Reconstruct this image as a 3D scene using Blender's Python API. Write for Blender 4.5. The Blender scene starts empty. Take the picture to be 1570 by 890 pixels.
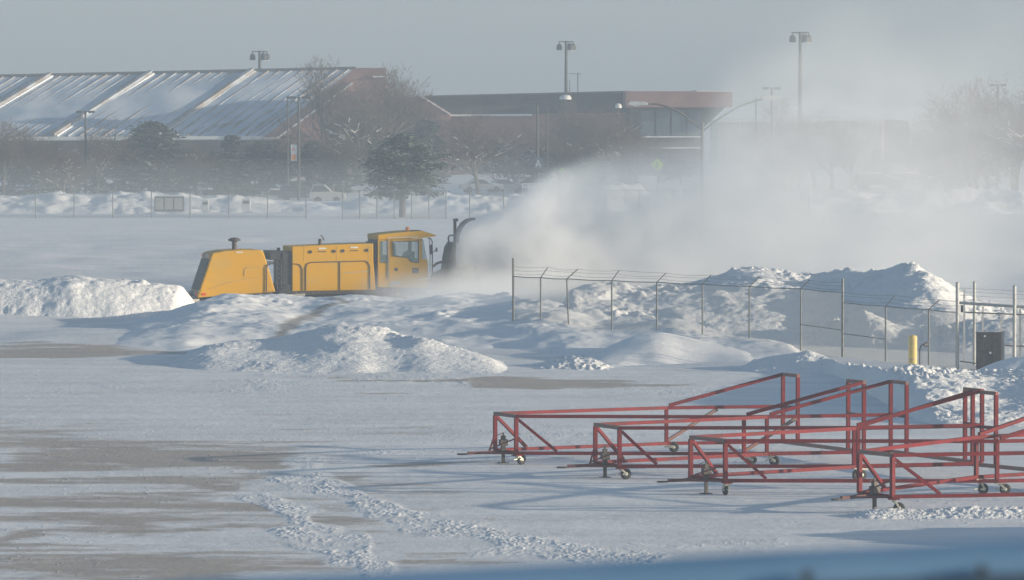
import bpy, bmesh, math, random
import numpy as np
from mathutils import Vector, Matrix
R = math.radians
SC = bpy.context.scene
COL = SC.collection

# ------------------------------------------------------------ camera, light, exposure
F, YH, H = 9000.0, 122.0, 12.0
TH = math.atan((445 - YH) / F)
CT, ST = math.cos(TH), math.sin(TH)
cam = bpy.data.objects.new('camera', bpy.data.cameras.new('camera'))
COL.objects.link(cam)
cam.location = (0, 0, H)
cam.rotation_euler = (math.pi / 2 - TH, 0, 0)
cam.data.sensor_width = 36
cam.data.lens = F / 1570 * 36
cam.data.clip_start = .5
cam.data.clip_end = 6000
cam.data.dof.use_dof = True
cam.data.dof.focus_distance = 230
cam.data.dof.aperture_fstop = cam.data.lens / 28.0
SC.camera = cam
SUN_EL, SUN_AZ = R(8.8), R(-9)       # sun stands over +X, turned a little to the camera's side
w = bpy.data.worlds.new('World'); SC.world = w; w.use_nodes = True
nt = w.node_tree
sky = nt.nodes.new('ShaderNodeTexSky'); sky.sky_type = 'NISHITA'; sky.sun_disc = False
sky.sun_elevation = SUN_EL
sky.sun_rotation = R(90) - SUN_AZ
sky.air_density = 1.0; sky.dust_density = 1.0; sky.ozone_density = 2.0
nt.nodes['Background'].inputs['Strength'].default_value = .105
nt.links.new(sky.outputs[0], nt.nodes['Background'].inputs['Color'])
sd = Vector((math.cos(SUN_AZ) * math.cos(SUN_EL), math.sin(SUN_AZ) * math.cos(SUN_EL), math.sin(SUN_EL)))
sun = bpy.data.objects.new('sun', bpy.data.lights.new('sun', 'SUN')); COL.objects.link(sun)
sun.data.energy = 5.0; sun.data.angle = R(.6); sun.data.color = (1, .86, .66)
sun.rotation_euler = sd.to_track_quat('Z', 'Y').to_euler()
sun.location = (60, 0, 60)
SC.view_settings.view_transform = 'Standard'; SC.view_settings.look = 'None'
SC.view_settings.exposure = 0.72; SC.view_settings.gamma = 1
SC.render.engine = 'CYCLES'
SC.cycles.use_denoising = True
SC.cycles.max_bounces = 8; SC.cycles.volume_bounces = 6; SC.cycles.diffuse_bounces = 2
SC.cycles.volume_step_rate = 1.0; SC.cycles.volume_max_steps = 256

# ------------------------------------------------------------ helpers
def P(px, py, Y):
    """the point where the sight line of photo pixel (px, py) crosses the plane y = Y"""
    u, q = (px - 785) / F, (445 - py) / F
    t = Y / (CT + q * ST)
    return (u * t, Y, H + t * (-ST + q * CT))
def G(px, py, z=0.0):
    u, q = (px - 785) / F, (445 - py) / F
    t = (z - H) / (-ST + q * CT)
    return (u * t, (CT + q * ST) * t, z)

def tag(o, label=None, cat=None, group=None, kind=None):
    if label: o['label'] = label
    if cat: o['category'] = cat
    if group: o['group'] = group
    if kind: o['kind'] = kind
    return o
def empty(name, loc=(0, 0, 0), rz=0, label=None, cat=None, group=None):
    o = bpy.data.objects.new(name, None); COL.objects.link(o)
    o.location = loc; o.rotation_euler = (0, 0, rz); o.empty_display_size = .2
    return tag(o, label, cat, group)

class MB:
    def __init__(s): s.v = []; s.f = []; s.n = 0
    def add(s, v, f):
        s.v.append(np.asarray(v, float).reshape(-1, 3)); s.f += [tuple(i + s.n for i in q) for q in f]; s.n += len(s.v[-1])
    def box(s, lo, hi):
        x0, y0, z0 = lo; x1, y1, z1 = hi
        s.add([(x0,y0,z0),(x1,y0,z0),(x1,y1,z0),(x0,y1,z0),(x0,y0,z1),(x1,y0,z1),(x1,y1,z1),(x0,y1,z1)],
              [(0,3,2,1),(4,5,6,7),(0,1,5,4),(1,2,6,5),(2,3,7,6),(3,0,4,7)])
    def bar(s, a, b, r0, r1=None, n=4, rot=None, cap=True):
        r1 = r0 if r1 is None else r1
        a, b = Vector(a), Vector(b); d = (b - a)
        if d.length < 1e-6: return
        d.normalize()
        up = Vector((0, 0, 1)) if abs(d.z) < .95 else Vector((0, 1, 0))
        e = d.cross(up).normalized(); g = e.cross(d)
        if rot is None: rot = math.pi / 4 if n == 4 else 0
        k = math.sqrt(2) if n == 4 else 1
        vs = []
        for c, r in ((a, r0 * k), (b, r1 * k)):
            for i in range(n):
                t = 2 * math.pi * i / n + rot
                vs.append(c + e * math.cos(t) * r + g * math.sin(t) * r)
        f = [(i, (i + 1) % n, n + (i + 1) % n, n + i) for i in range(n)]
        if cap: f += [tuple(range(n))[::-1], tuple(range(n, 2 * n))]
        s.add([tuple(q) for q in vs], f)
    def path(s, pts, r, n=4):
        for a, b in zip(pts[:-1], pts[1:]): s.bar(a, b, r, n=n)
    def prism(s, poly, y0, y1):
        """poly of (x, z) extruded along y"""
        n = len(poly)
        s.add([(x, y0, z) for x, z in poly] + [(x, y1, z) for x, z in poly],
              [tuple(range(n)), tuple(range(2 * n - 1, n - 1, -1))] + [(i, n + i, n + (i + 1) % n, (i + 1) % n) for i in range(n)])
    def lathe(s, c, prof, n=20, axis='z'):
        vs = []
        for r, h in prof:
            for i in range(n):
                t = 2 * math.pi * i / n
                p = (r * math.cos(t), r * math.sin(t), h)
                if axis == 'y': p = (p[0], p[2], p[1])
                if axis == 'x': p = (p[2], p[0], p[1])
                vs.append((c[0] + p[0], c[1] + p[1], c[2] + p[2]))
        m = len(prof)
        f = [(j * n + i, j * n + (i + 1) % n, (j + 1) * n + (i + 1) % n, (j + 1) * n + i) for j in range(m - 1) for i in range(n)]
        f += [tuple(range(n))[::-1], tuple(range((m - 1) * n, m * n))]
        s.add(vs, f)
    def build(s, name, mat, parent=None, bevel=0, smooth=False, seg=2):
        me = bpy.data.meshes.new(name)
        me.from_pydata(np.concatenate(s.v).tolist(), [], s.f)
        bm = bmesh.new(); bm.from_mesh(me)
        bmesh.ops.recalc_face_normals(bm, faces=bm.faces)
        if bevel:
            ed = [e for e in bm.edges if len(e.link_faces) == 2 and e.calc_face_angle(0) > .35]
            bmesh.ops.bevel(bm, geom=ed, offset=bevel, segments=seg, profile=.6, affect='EDGES', clamp_overlap=True)
        bm.to_mesh(me); bm.free()
        me.materials.append(mat)
        if smooth:
            for p in me.polygons: p.use_smooth = True
        o = bpy.data.objects.new(name, me); COL.objects.link(o); o.parent = parent
        return o

def grid_mesh(name, X, Y, Z, mat, attrs=None, parent=None, smooth=True):
    ny, nx = X.shape
    co = np.stack([X, Y, Z], -1).reshape(-1, 3).astype(np.float32)
    i = np.arange(ny * nx).reshape(ny, nx)
    q = np.stack([i[:-1, :-1], i[:-1, 1:], i[1:, 1:], i[1:, :-1]], -1).reshape(-1, 4).astype(np.int32)
    me = bpy.data.meshes.new(name)
    me.vertices.add(len(co)); me.vertices.foreach_set('co', co.ravel())
    me.loops.add(q.size); me.loops.foreach_set('vertex_index', q.ravel())
    me.polygons.add(len(q)); me.polygons.foreach_set('loop_start', np.arange(len(q), dtype=np.int32) * 4)
    me.polygons.foreach_set('loop_total', np.full(len(q), 4, np.int32))
    me.polygons.foreach_set('use_smooth', np.full(len(q), smooth))
    me.update(calc_edges=True)
    for k, a in (attrs or {}).items():
        at = me.attributes.new(k, 'FLOAT', 'POINT'); at.data.foreach_set('value', a.ravel().astype(np.float32))
    me.materials.append(mat)
    o = bpy.data.objects.new(name, me); COL.objects.link(o); o.parent = parent
    return o

def hsh(i, j, s):
    n = (i.astype(np.int64) * 374761393 + j.astype(np.int64) * 668265263 + s * 974634777) & 0xffffffff
    n = ((n ^ (n >> 13)) * 1274126177) & 0xffffffff
    return ((n ^ (n >> 16)) & 0xffffff) / float(0xffffff)
def vn(x, y, s=0):
    i, j = np.floor(x), np.floor(y); u, v = x - i, y - j
    u = u * u * (3 - 2 * u); v = v * v * (3 - 2 * v)
    a, b, c, d = hsh(i, j, s), hsh(i + 1, j, s), hsh(i, j + 1, s), hsh(i + 1, j + 1, s)
    return (a * (1 - u) + b * u) * (1 - v) + (c * (1 - u) + d * u) * v
def fbm(x, y, s=0, o=4):
    t = 0; a = .5
    for k in range(o):
        t = t + a * vn(x * 2 ** k + 17.3 * k, y * 2 ** k - 9.1 * k, s + k); a *= .5
    return t
def clod(x, y, s=0, dens=.6):
    """rounded lumps: 0 between them, 1 on their tops"""
    i, j = np.floor(x), np.floor(y); best = np.zeros_like(x)
    for di in (-1, 0, 1):
        for dj in (-1, 0, 1):
            a, b = i + di, j + dj
            cx = a + hsh(a, b, s); cy = b + hsh(a, b, s + 5); r = .25 + .55 * hsh(a, b, s + 9)
            on = hsh(a, b, s + 13) < dens
            d2 = ((x - cx) ** 2 + (y - cy) ** 2) / (r * r)
            best = np.maximum(best, np.where(on, np.sqrt(np.clip(1 - d2, 0, 1)) * r, 0))
    return best
def sst(a, b, x):
    t = np.clip((x - a) / (b - a), 0, 1); return t * t * (3 - 2 * t)

# ------------------------------------------------------------ materials
def mat(name, col, rough=.6, metal=0, noise=0, nscale=3, col2=None, bump=0, bscale=20, spec=.5, anis=(1,1,1), lo=.4, hi=.65):
    m = bpy.data.materials.new(name); m.use_nodes = True
    n, l = m.node_tree.nodes, m.node_tree.links
    b = n['Principled BSDF']; b.inputs['Roughness'].default_value = rough; b.inputs['Metallic'].default_value = metal
    b.inputs['Specular IOR Level'].default_value = spec
    b.inputs['Base Color'].default_value = (*col, 1)
    tc = n.new('ShaderNodeTexCoord'); mp = n.new('ShaderNodeMapping'); mp.inputs['Scale'].default_value = anis
    l.new(tc.outputs['Object'], mp.inputs[0])
    if col2:
        t = n.new('ShaderNodeTexNoise'); t.inputs['Scale'].default_value = nscale; t.inputs['Detail'].default_value = 5
        l.new(mp.outputs[0], t.inputs['Vector'])
        r = n.new('ShaderNodeMapRange'); r.inputs[1].default_value = lo; r.inputs[2].default_value = hi
        l.new(t.outputs[0], r.inputs[0])
        x = n.new('ShaderNodeMix'); x.data_type = 'RGBA'
        x.inputs[6].default_value = (*col, 1); x.inputs[7].default_value = (*col2, 1)
        l.new(r.outputs[0], x.inputs[0]); l.new(x.outputs[2], b.inputs['Base Color'])
    if bump:
        t = n.new('ShaderNodeTexNoise'); t.inputs['Scale'].default_value = bscale; t.inputs['Detail'].default_value = 6
        l.new(mp.outputs[0], t.inputs['Vector'])
        q = n.new('ShaderNodeBump'); q.inputs['Strength'].default_value = 1; q.inputs['Distance'].default_value = bump
        l.new(t.outputs[0], q.inputs['Height']); l.new(q.outputs[0], b.inputs['Normal'])
    return m

def snow_mat(name, bare=False, bump=.03, bscale=3.0, spatter=.3, dirt=None):
    m = bpy.data.materials.new(name); m.use_nodes = True
    n, l = m.node_tree.nodes, m.node_tree.links
    b = n['Principled BSDF']; b.inputs['Roughness'].default_value = .75; b.inputs['Specular IOR Level'].default_value = .15
    tc = n.new('ShaderNodeTexCoord')
    t = n.new('ShaderNodeTexNoise'); t.inputs['Scale'].default_value = bscale; t.inputs['Detail'].default_value = 8
    t.inputs['Roughness'].default_value = .65
    l.new(tc.outputs['Object'], t.inputs['Vector'])
    q = n.new('ShaderNodeBump'); q.inputs['Distance'].default_value = bump
    l.new(t.outputs[0], q.inputs['Height'])
    v = n.new('ShaderNodeTexNoise'); v.inputs['Scale'].default_value = .8; v.inputs['Detail'].default_value = 4
    l.new(tc.outputs['Object'], v.inputs['Vector'])
    x = n.new('ShaderNodeMix'); x.data_type = 'RGBA'
    x.inputs[6].default_value = (.80, .80, .81, 1); x.inputs[7].default_value = (.88, .88, .87, 1)
    l.new(v.outputs[0], x.inputs[0])
    out = x.outputs[2]
    if bare and dirt is None:
        mp2 = n.new('ShaderNodeMapping'); mp2.inputs['Scale'].default_value = (.09, .30, 1); l.new(tc.outputs['Object'], mp2.inputs[0])
        k2 = n.new('ShaderNodeTexNoise'); k2.inputs['Scale'].default_value = 1.3; k2.inputs['Detail'].default_value = 9; k2.inputs['Roughness'].default_value = .62
        l.new(mp2.outputs[0], k2.inputs['Vector'])
        r2 = n.new('ShaderNodeMapRange'); r2.inputs[1].default_value = .36; r2.inputs[2].default_value = .62; l.new(k2.outputs[0], r2.inputs[0])
        y2 = n.new('ShaderNodeMix'); y2.data_type = 'RGBA'; l.new(r2.outputs[0], y2.inputs[0]); y2.inputs[6].default_value = (.70, .70, .71, 1); l.new(out, y2.inputs[7]); out = y2.outputs[2]
    if bare:
        at = n.new('ShaderNodeAttribute'); at.attribute_name = 'bare'
        mp = n.new('ShaderNodeMapping'); mp.inputs['Scale'].default_value = (.22, .55, 1)
        l.new(tc.outputs['Object'], mp.inputs[0])
        k = n.new('ShaderNodeTexNoise'); k.inputs['Scale'].default_value = 1.6; k.inputs['Detail'].default_value = 10; k.inputs['Roughness'].default_value = .75
        l.new(mp.outputs[0], k.inputs['Vector'])
        mp3 = n.new('ShaderNodeMapping'); mp3.inputs['Scale'].default_value = (1.2, 4, 1); l.new(tc.outputs['Object'], mp3.inputs[0])
        k3 = n.new('ShaderNodeTexNoise'); k3.inputs['Scale'].default_value = 1.5; k3.inputs['Detail'].default_value = 6; l.new(mp3.outputs[0], k3.inputs['Vector'])
        a0 = n.new('ShaderNodeMath'); a0.operation = 'MULTIPLY_ADD'; l.new(k3.outputs[0], a0.inputs[0]); a0.inputs[1].default_value = .5; l.new(at.outputs['Fac'], a0.inputs[2])
        a1 = n.new('ShaderNodeMath'); a1.operation = 'SUBTRACT'; l.new(a0.outputs[0], a1.inputs[0]); a1.inputs[1].default_value = .25
        a = n.new('ShaderNodeMath'); a.operation = 'ADD'; l.new(a1.outputs[0], a.inputs[0]); l.new(k.outputs[0], a.inputs[1])
        r = n.new('ShaderNodeMapRange'); r.inputs[1].default_value = .72; r.inputs[2].default_value = .96; l.new(a.outputs[0], r.inputs[0])
        c = n.new('ShaderNodeMath'); c.operation = 'MULTIPLY'; c.inputs[1].default_value = .68; l.new(r.outputs[0], c.inputs[0])
        y = n.new('ShaderNodeMix'); y.data_type = 'RGBA'; l.new(c.outputs[0], y.inputs[0]); l.new(out, y.inputs[6])
        y.inputs[7].default_value = dirt or (.31, .235, .165, 1)
        out = y.outputs[2]
    l.new(out, b.inputs['Base Color']); l.new(q.outputs[0], b.inputs['Normal'])
    return m

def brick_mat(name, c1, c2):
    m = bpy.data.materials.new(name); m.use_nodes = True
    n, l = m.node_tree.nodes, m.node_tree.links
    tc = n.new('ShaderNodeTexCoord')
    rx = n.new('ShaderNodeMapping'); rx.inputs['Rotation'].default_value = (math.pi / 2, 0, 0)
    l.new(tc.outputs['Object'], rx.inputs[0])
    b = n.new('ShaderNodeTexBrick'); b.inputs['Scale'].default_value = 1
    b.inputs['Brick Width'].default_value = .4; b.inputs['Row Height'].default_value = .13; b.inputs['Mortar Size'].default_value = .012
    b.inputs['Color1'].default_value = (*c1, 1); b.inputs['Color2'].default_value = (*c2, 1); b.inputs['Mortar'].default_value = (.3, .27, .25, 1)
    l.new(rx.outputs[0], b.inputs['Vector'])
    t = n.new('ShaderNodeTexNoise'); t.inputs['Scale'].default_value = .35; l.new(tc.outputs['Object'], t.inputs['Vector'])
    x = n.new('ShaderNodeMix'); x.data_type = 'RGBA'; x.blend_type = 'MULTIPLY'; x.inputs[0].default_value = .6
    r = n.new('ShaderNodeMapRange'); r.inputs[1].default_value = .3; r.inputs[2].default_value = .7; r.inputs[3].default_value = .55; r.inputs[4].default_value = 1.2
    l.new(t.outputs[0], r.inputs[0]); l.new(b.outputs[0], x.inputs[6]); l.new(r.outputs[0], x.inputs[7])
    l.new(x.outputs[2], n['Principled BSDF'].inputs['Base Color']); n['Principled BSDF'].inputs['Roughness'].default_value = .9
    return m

M = dict(
    snow=snow_mat('snow'), ground=snow_mat('apron_snow', bare=True, bump=.02, bscale=5.0),
    rubble=snow_mat('ploughed_snow', bump=.14, bscale=2.2),
    drift=snow_mat('drifted_snow', bare=True, bump=.03, bscale=2.0, dirt=(.16, .135, .10, 1)),
    dirty=snow_mat('far_snow', bump=.08, bscale=1.0),
    red=mat('red_paint', (.20, .013, .018), .65, spec=.2, col2=(.13, .018, .02), nscale=2.2, bump=.002, bscale=40),
    worn=mat('worn_primer', (.20, .155, .135), .8, col2=(.30, .10, .085), nscale=5),
    darkred=mat('dark_red_paint', (.10, .035, .035), .7, col2=(.2, .05, .05), nscale=3),
    steel=mat('dark_steel', (.045, .042, .042), .6, col2=(.12, .09, .07), nscale=9),
    zinc=mat('zinc_plate', (.62, .6, .52), .45, .2, col2=(.42, .4, .33), nscale=14),
    rubber=mat('black_rubber', (.025, .025, .028), .8, col2=(.07, .07, .075), nscale=12),
    yellow=mat('yellow_paint', (.66, .345, .004), .5, spec=.2, col2=(.56, .35, .07), nscale=.8, bump=.002, bscale=5, anis=(1, 1, 1.8), lo=.48, hi=.8),
    yellow_dusty=mat('dusty_yellow_paint', (.60, .36, .07), .6, col2=(.60, .45, .2), nscale=1.5, lo=.45, hi=.8),
    black=mat('black_metal', (.03, .032, .036), .5, col2=(.06, .06, .065), nscale=6),
    greybar=mat('grey_metal', (.28, .27, .26), .5, col2=(.4, .38, .36), nscale=5),
    white=mat('white_paint', (.75, .75, .73), .5, col2=(.6, .6, .58), nscale=4),
    glass=mat('cab_glass', (.25, .34, .33), .08, 0, spec=.9),
    amber=mat('amber_lens', (.85, .28, .03), .3), redlens=mat('red_lens', (.7, .04, .02), .3),
    galv=mat('galvanised_steel', (.17, .18, .18), .5, .2, col2=(.11, .115, .12), nscale=8),
    galvlight=mat('pale_galvanised_steel', (.5, .5, .48), .5, .2, col2=(.38, .38, .37), nscale=8),
    bollard=mat('bollard_yellow', (.75, .55, .14), .55, col2=(.62, .47, .2), nscale=4),
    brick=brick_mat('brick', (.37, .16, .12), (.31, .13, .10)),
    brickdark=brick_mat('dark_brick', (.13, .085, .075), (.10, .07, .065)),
    roofmetal=mat('roof_metal', (.24, .20, .165), .6, col2=(.42, .46, .52), nscale=.8, anis=(1, .15, 1)),
    fascia=mat('dark_fascia', (.06, .065, .07), .6, col2=(.09, .09, .09), nscale=.6),
    darkroof=mat('dark_roof_cladding', (.055, .052, .052), .8, col2=(.085, .08, .078), nscale=.5),
    window=mat('window_glass', (.10, .14, .16), .15, 0, col2=(.16, .21, .23), nscale=.4),
    bark=mat('bark', (.10, .075, .06), .9, col2=(.15, .12, .10), nscale=3),
    twig=mat('twig', (.13, .09, .07), .9, col2=(.09, .065, .055), nscale=1),
    needle=mat('needles', (.035, .055, .035), .8, col2=(.07, .085, .055), nscale=1.2),
    cream=mat('cream_siding', (.8, .76, .62), .6, col2=(.52, .5, .42), nscale=.5),
    lampgrey=mat('lamp_grey', (.05, .05, .05), .7, 0, col2=(.08, .08, .08), nscale=2),
    lamppost=mat('lamp_post_grey', (.22, .21, .2), .6, 0, col2=(.28, .27, .25), nscale=2),
    alum=mat('aluminium', (.5, .5, .5), .4, .4, col2=(.4, .4, .4), nscale=4),
    lime=mat('lime_sign', (.42, .68, .04), .5), tan=mat('tan_panel', (.42, .38, .32), .7, col2=(.5, .47, .42), nscale=3),
    orange=mat('orange_print', (.75, .30, .12), .6), carblue=mat('dark_car_paint', (.08, .09, .105), .3, .3),
    carwhite=mat('pale_car_paint', (.5, .48, .44), .35), carsilver=mat('grey_car_paint', (.28, .3, .31), .35, .3),
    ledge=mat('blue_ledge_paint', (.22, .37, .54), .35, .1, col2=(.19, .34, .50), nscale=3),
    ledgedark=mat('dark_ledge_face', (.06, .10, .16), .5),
)

M['glass'].node_tree.nodes['Principled BSDF'].inputs['Alpha'].default_value = .38
# ------------------------------------------------------------ the ground
def ell(px, py, rx, ry):
    c = G(px, py); return (c[0], c[1], rx / F * c[1], abs(G(px, py + ry)[1] - G(px, py - ry)[1]) / 2)
bare_spots = [(70,540,150,9,.5),(200,540,130,7,.5),(330,556,90,5,.4),(20,527,80,5,.4),(480,580,120,4,.6),(690,583,150,5,.9),(840,590,120,5,.8),(600,603,90,4,.5),(1060,590,70,3,.5),
    (640,571,120,3,.4),(1010,590,90,3,.3),(60,678,90,7,.3),(110,697,120,9,.45),(230,705,130,10,.45),(330,712,90,7,.4),(60,712,90,8,.35),(240,738,120,6,.4),(350,746,60,8,.4),
    (180,762,110,7,.3),(40,740,60,5,.25),(60,780,120,6,.3),(180,818,120,8,.45),(330,814,60,6,.35),(20,828,50,8,.4),(460,806,110,4,.2),(300,876,90,5,.35),(130,868,110,5,.3),
    (560,735,90,5,.35),(380,724,50,5,.35),(640,716,60,5,.35),(700,712,90,4,.45),(560,825,70,4,.2),(680,740,120,4,.2),(1030,715,120,5,.3),(860,720,80,4,.25),(1230,775,90,5,.35),(1180,748,100,4,.3),(950,765,90,4,.2),
    (740,858,120,5,.2),(430,640,180,5,.1),(100,620,160,4,.1),(1000,545,230,7,.5),(1120,540,110,5,.5)]
rub_spots = [(380,590,60,11,1),(455,715,28,18,.7),(580,690,110,8,.45),(880,665,150,8,.5),(1010,600,160,10,.4),(120,598,60,7,.35),(60,645,90,8,.3),(1230,560,90,14,.5),(900,840,90,9,.4),(1150,835,120,6,.4),(560,640,200,8,.22),(1100,600,120,10,.5),(760,570,90,5,.6),(620,560,90,4,.5)]
tracks = [([(478,735),(500,752),(545,772),(610,790),(700,812),(800,836),(880,850),(970,858)], .8, 1.0),
          ([(388,764),(440,780),(470,797),(500,808)], .55, .8), ([(470,822),(520,845),(545,870),(560,900)], .9, .9), ([(540,825),(560,850),(560,890)], .4, .8),
          ([(640,812),(760,822),(900,846)], .35, .6), ([(330,556),(430,570),(560,577),(700,584)], 1.2, .7), ([(700,852),(860,842),(1000,832),(1100,838),(1200,832)], .4, .6)]
def polydist(x, y, pts, wob=0):
    d = np.full(x.shape, 1e9)
    w_ = (vn(x * .8, y * .25, 77) - .5) * wob
    for a, b in zip(pts[:-1], pts[1:]):
        ax, ay = a; bx, by = b; dx, dy = bx - ax, (by - ay) / 5.0
        t = np.clip(((x - ax) * dx + (y - ay) / 5.0 * dy) / (dx * dx + dy * dy + 1e-9), 0, 1)
        d = np.minimum(d, np.hypot(x - ax - t * dx + w_, (y - ay) / 5.0 - t * dy))
    return d
def ground_fields(x, y):
    bare = np.full(x.shape, -.1)
    wx = x + (fbm(x * .3, y * .1, 3) - .47) * 5; wy = y + (fbm(x * .25, y * .2, 8) - .47) * 9
    for px, py, rx, ry, a in bare_spots:
        cx, cy, sx, sy = ell(px, py, rx, ry)
        bare += a * np.exp(-((wx - cx) / sx) ** 2 - ((wy - cy) / sy) ** 2) * 1.1
    bare += (fbm(x * .11, y * .3, 21, 6) - .5) * 1.1 + (fbm(x * .3, y * .9, 27, 4) - .5) * .5 + .30 * sst(2, -6, x) * sst(220, 195, y)
    bare *= sst(300, 270, y)
    rub = np.zeros(x.shape); trk = np.zeros(x.shape)
    for px, py, rx, ry, a in rub_spots:
        cx, cy, sx, sy = ell(px, py, rx, ry)
        rub = np.maximum(rub, a * np.exp(-((wx - cx) / sx) ** 2 - ((wy - cy) / sy) ** 2))
    for pts, wd, a in tracks:
        g = [G(*p)[:2] for p in pts]
        tk = a * sst(1.0, .5, polydist(x, y, g, 1.6) / wd) * (.6 + .4 * sst(.3, .6, fbm(x * 2.2, y * .8, 31, 3))); rub = np.maximum(rub, tk); trk = np.maximum(trk, tk)
    z = .05 * (fbm(x * .15, y * .12, 1) - .5) + .018 * (fbm(x * .9, y * .5, 2) - .5) + .012 * (fbm(x * 3, y * 1.6, 4, 2) - .4)
    patch = sst(.3, .55, fbm(x * .9, y * .5, 19, 3))
    patch = np.maximum(patch, sst(.2, .9, trk) * sst(.18, .42, fbm(x * 1.4, y * .5, 29, 4)))
    z += .6 * rub * patch * (.045 * clod(x / .06, y / .14, 5, .5) + .075 * clod(x / .13, y / .26, 11, .14) * vn(x * 1.5, y * .8, 12) + .07 * fbm(x * 8, y * 4, 9, 3))
    z += .02 * clod(x / .05, y / .2, 39, .012) * sst(.5, .7, vn(x * .15, y * .08, 55))
    z += .6 * (fbm(x * .12, y * .08, 6, 3) - .45) * sst(258, 275, y) * sst(500, 420, y)   # softer snow past the apron
    z += 1.4 * (fbm(x * .05, y * .03, 61, 3) - .5) * sst(500, 560, y) * sst(2400, 900, y)
    z += sst(505, 600, y) * .6
    bare = bare - rub * .6
    return z, bare
ys = np.concatenate([np.arange(134, 170, .11), np.arange(170, 250, .17), np.arange(250, 310, .3), np.arange(310, 700, 1.6), np.arange(700, 2500, 30)])
us = np.linspace(-.1, .1, 1250)
X, Y = np.meshgrid(us, ys); X = X * Y
Z, BR = ground_fields(X, Y)
# outer skirt rows keep the sheet in one piece with the land on each side
def skirt(X, Y, Z, BR):
    L = [X]; 
    xl = np.stack([np.full(len(ys), -2500.), -700 - ys * 0, -200 + ys * 0], 1)
    xl = np.minimum(xl, X[:, :1] - np.array([[60, 30, 10]]))
    xr = np.maximum(-xl[:, ::-1], X[:, -1:] + np.array([[10, 30, 60]]))
    X2 = np.concatenate([xl, X, xr], 1); Y2 = np.repeat(Y[:, :1], X2.shape[1], 1)
    ze = np.zeros_like(xl); Z2 = np.concatenate([ze, Z, ze], 1); B2 = np.concatenate([ze - .1, BR, ze - .1], 1)
    y0 = np.array([-300., 20., 100.])
    X3 = np.concatenate([np.repeat(X2[:1], 3, 0), X2]); Y3 = np.concatenate([np.repeat(y0[:, None], X2.shape[1], 1), Y2])
    Z3 = np.concatenate([np.zeros((3, X2.shape[1])), Z2]); B3 = np.concatenate([np.zeros((3, X2.shape[1])) - .1, B2])
    return X3, Y3, Z3, B3
o = grid_mesh('snow_covered_ground', *skirt(X, Y, Z, BR)[:3], M['ground'], {'bare': skirt(X, Y, Z, BR)[3]})
tag(o, 'flat airport apron under thin wind-scoured snow', kind='structure')

# ------------------------------------------------------------ snow piles and banks
def pile(name, crest, front, back, mt, label, cat='snow pile', lumps=.25, lsize=.5, soft=.25, dx=.06, dy=.2, seed=0, p=1.3, bare=None, sharp=1.0, kind=None):
    """crest: (px, py, Y) on the ridge line as the photo shows it; front/back: metres (number or list per crest point)"""
    pts = np.array([P(*c) for c in crest]); o = np.argsort(pts[:, 0]); pts = pts[o]
    front, back = [np.interp(np.linspace(0, 1, len(pts)), np.linspace(0, 1, len(q)), q) if hasattr(q, '__len__') and len(q) != len(pts) else q for q in (front, back)]
    fr = np.array(front if hasattr(front, '__len__') else [front] * len(pts), float)[o]
    bk = np.array(back if hasattr(back, '__len__') else [back] * len(pts), float)[o]
    xs = np.arange(pts[0, 0], pts[-1, 0], dx)
    yc = np.interp(xs, pts[:, 0], pts[:, 1]); zc = np.interp(xs, pts[:, 0], pts[:, 2])
    k = max(1, int(.5 / dx)); ker = np.ones(2 * k + 1) / (2 * k + 1)
    sm = lambda a: np.convolve(np.pad(a, k, mode='edge'), ker, 'valid')
    yc, zc, f_, b_ = sm(yc), sm(zc), sm(np.interp(xs, pts[:, 0], fr)), sm(np.interp(xs, pts[:, 0], bk))
    v = np.arange(yc.min() - f_.max() - 1, yc.max() + b_.max() + 1, dy)
    X, Y = np.meshgrid(xs, v)
    wyc = yc[None] + (fbm(X * .3, Y * 0 + 3.3, seed + 50, 3) - .45) * 3 * sharp
    t = (Y - wyc) / np.where(Y < wyc, f_[None], b_[None])
    t = t + (fbm(X * .35, Y * .2, seed + 60, 3) - .45) * .35
    pr = np.clip(1 - np.abs(t), 0, 1); pr = 1 - (1 - pr) ** p
    pr = pr * sst(0, .25, pr) ** .5
    Zc = zc[None] * np.ones_like(X)
    n = soft * (fbm(X * .45, Y * .3, seed, 5) - .47) * 2
    big = vn(X * .6, Y * .4, seed + 90) > .72
    c = .75 * clod(X / lsize, Y / lsize, seed + 3, .35) * big + .34 * clod(X / (lsize * .42), Y / (lsize * .5), seed + 7, .5) + .16 * clod(X / (lsize * .2), Y / (lsize * .3), seed + 17, .6) + .5 * (fbm(X * 1.6 / lsize, Y * 1.1 / lsize, seed + 70, 5) - .2)
    msk = .25 + .75 * sst(.4, .6, fbm(X * .35, Y * .25, seed + 30, 3))
    Z = Zc * pr * (1 + n) + lumps * (c - .3) * lsize * 2 * msk * sst(0, .3, pr)
    edge = np.minimum((xs - xs[0]), (xs[-1] - xs))[None] * np.ones_like(X)
    Z = Z * sst(0, 1.2, edge) - .12 * (pr < .02) - .05
    at = {'bare': bare(X, Y, Z, pr)} if bare else {'bare': np.full(X.shape, -1.)}
    o = grid_mesh(name, X, Y, Z, mt, at)
    return tag(o, label, cat, kind=kind)

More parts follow.
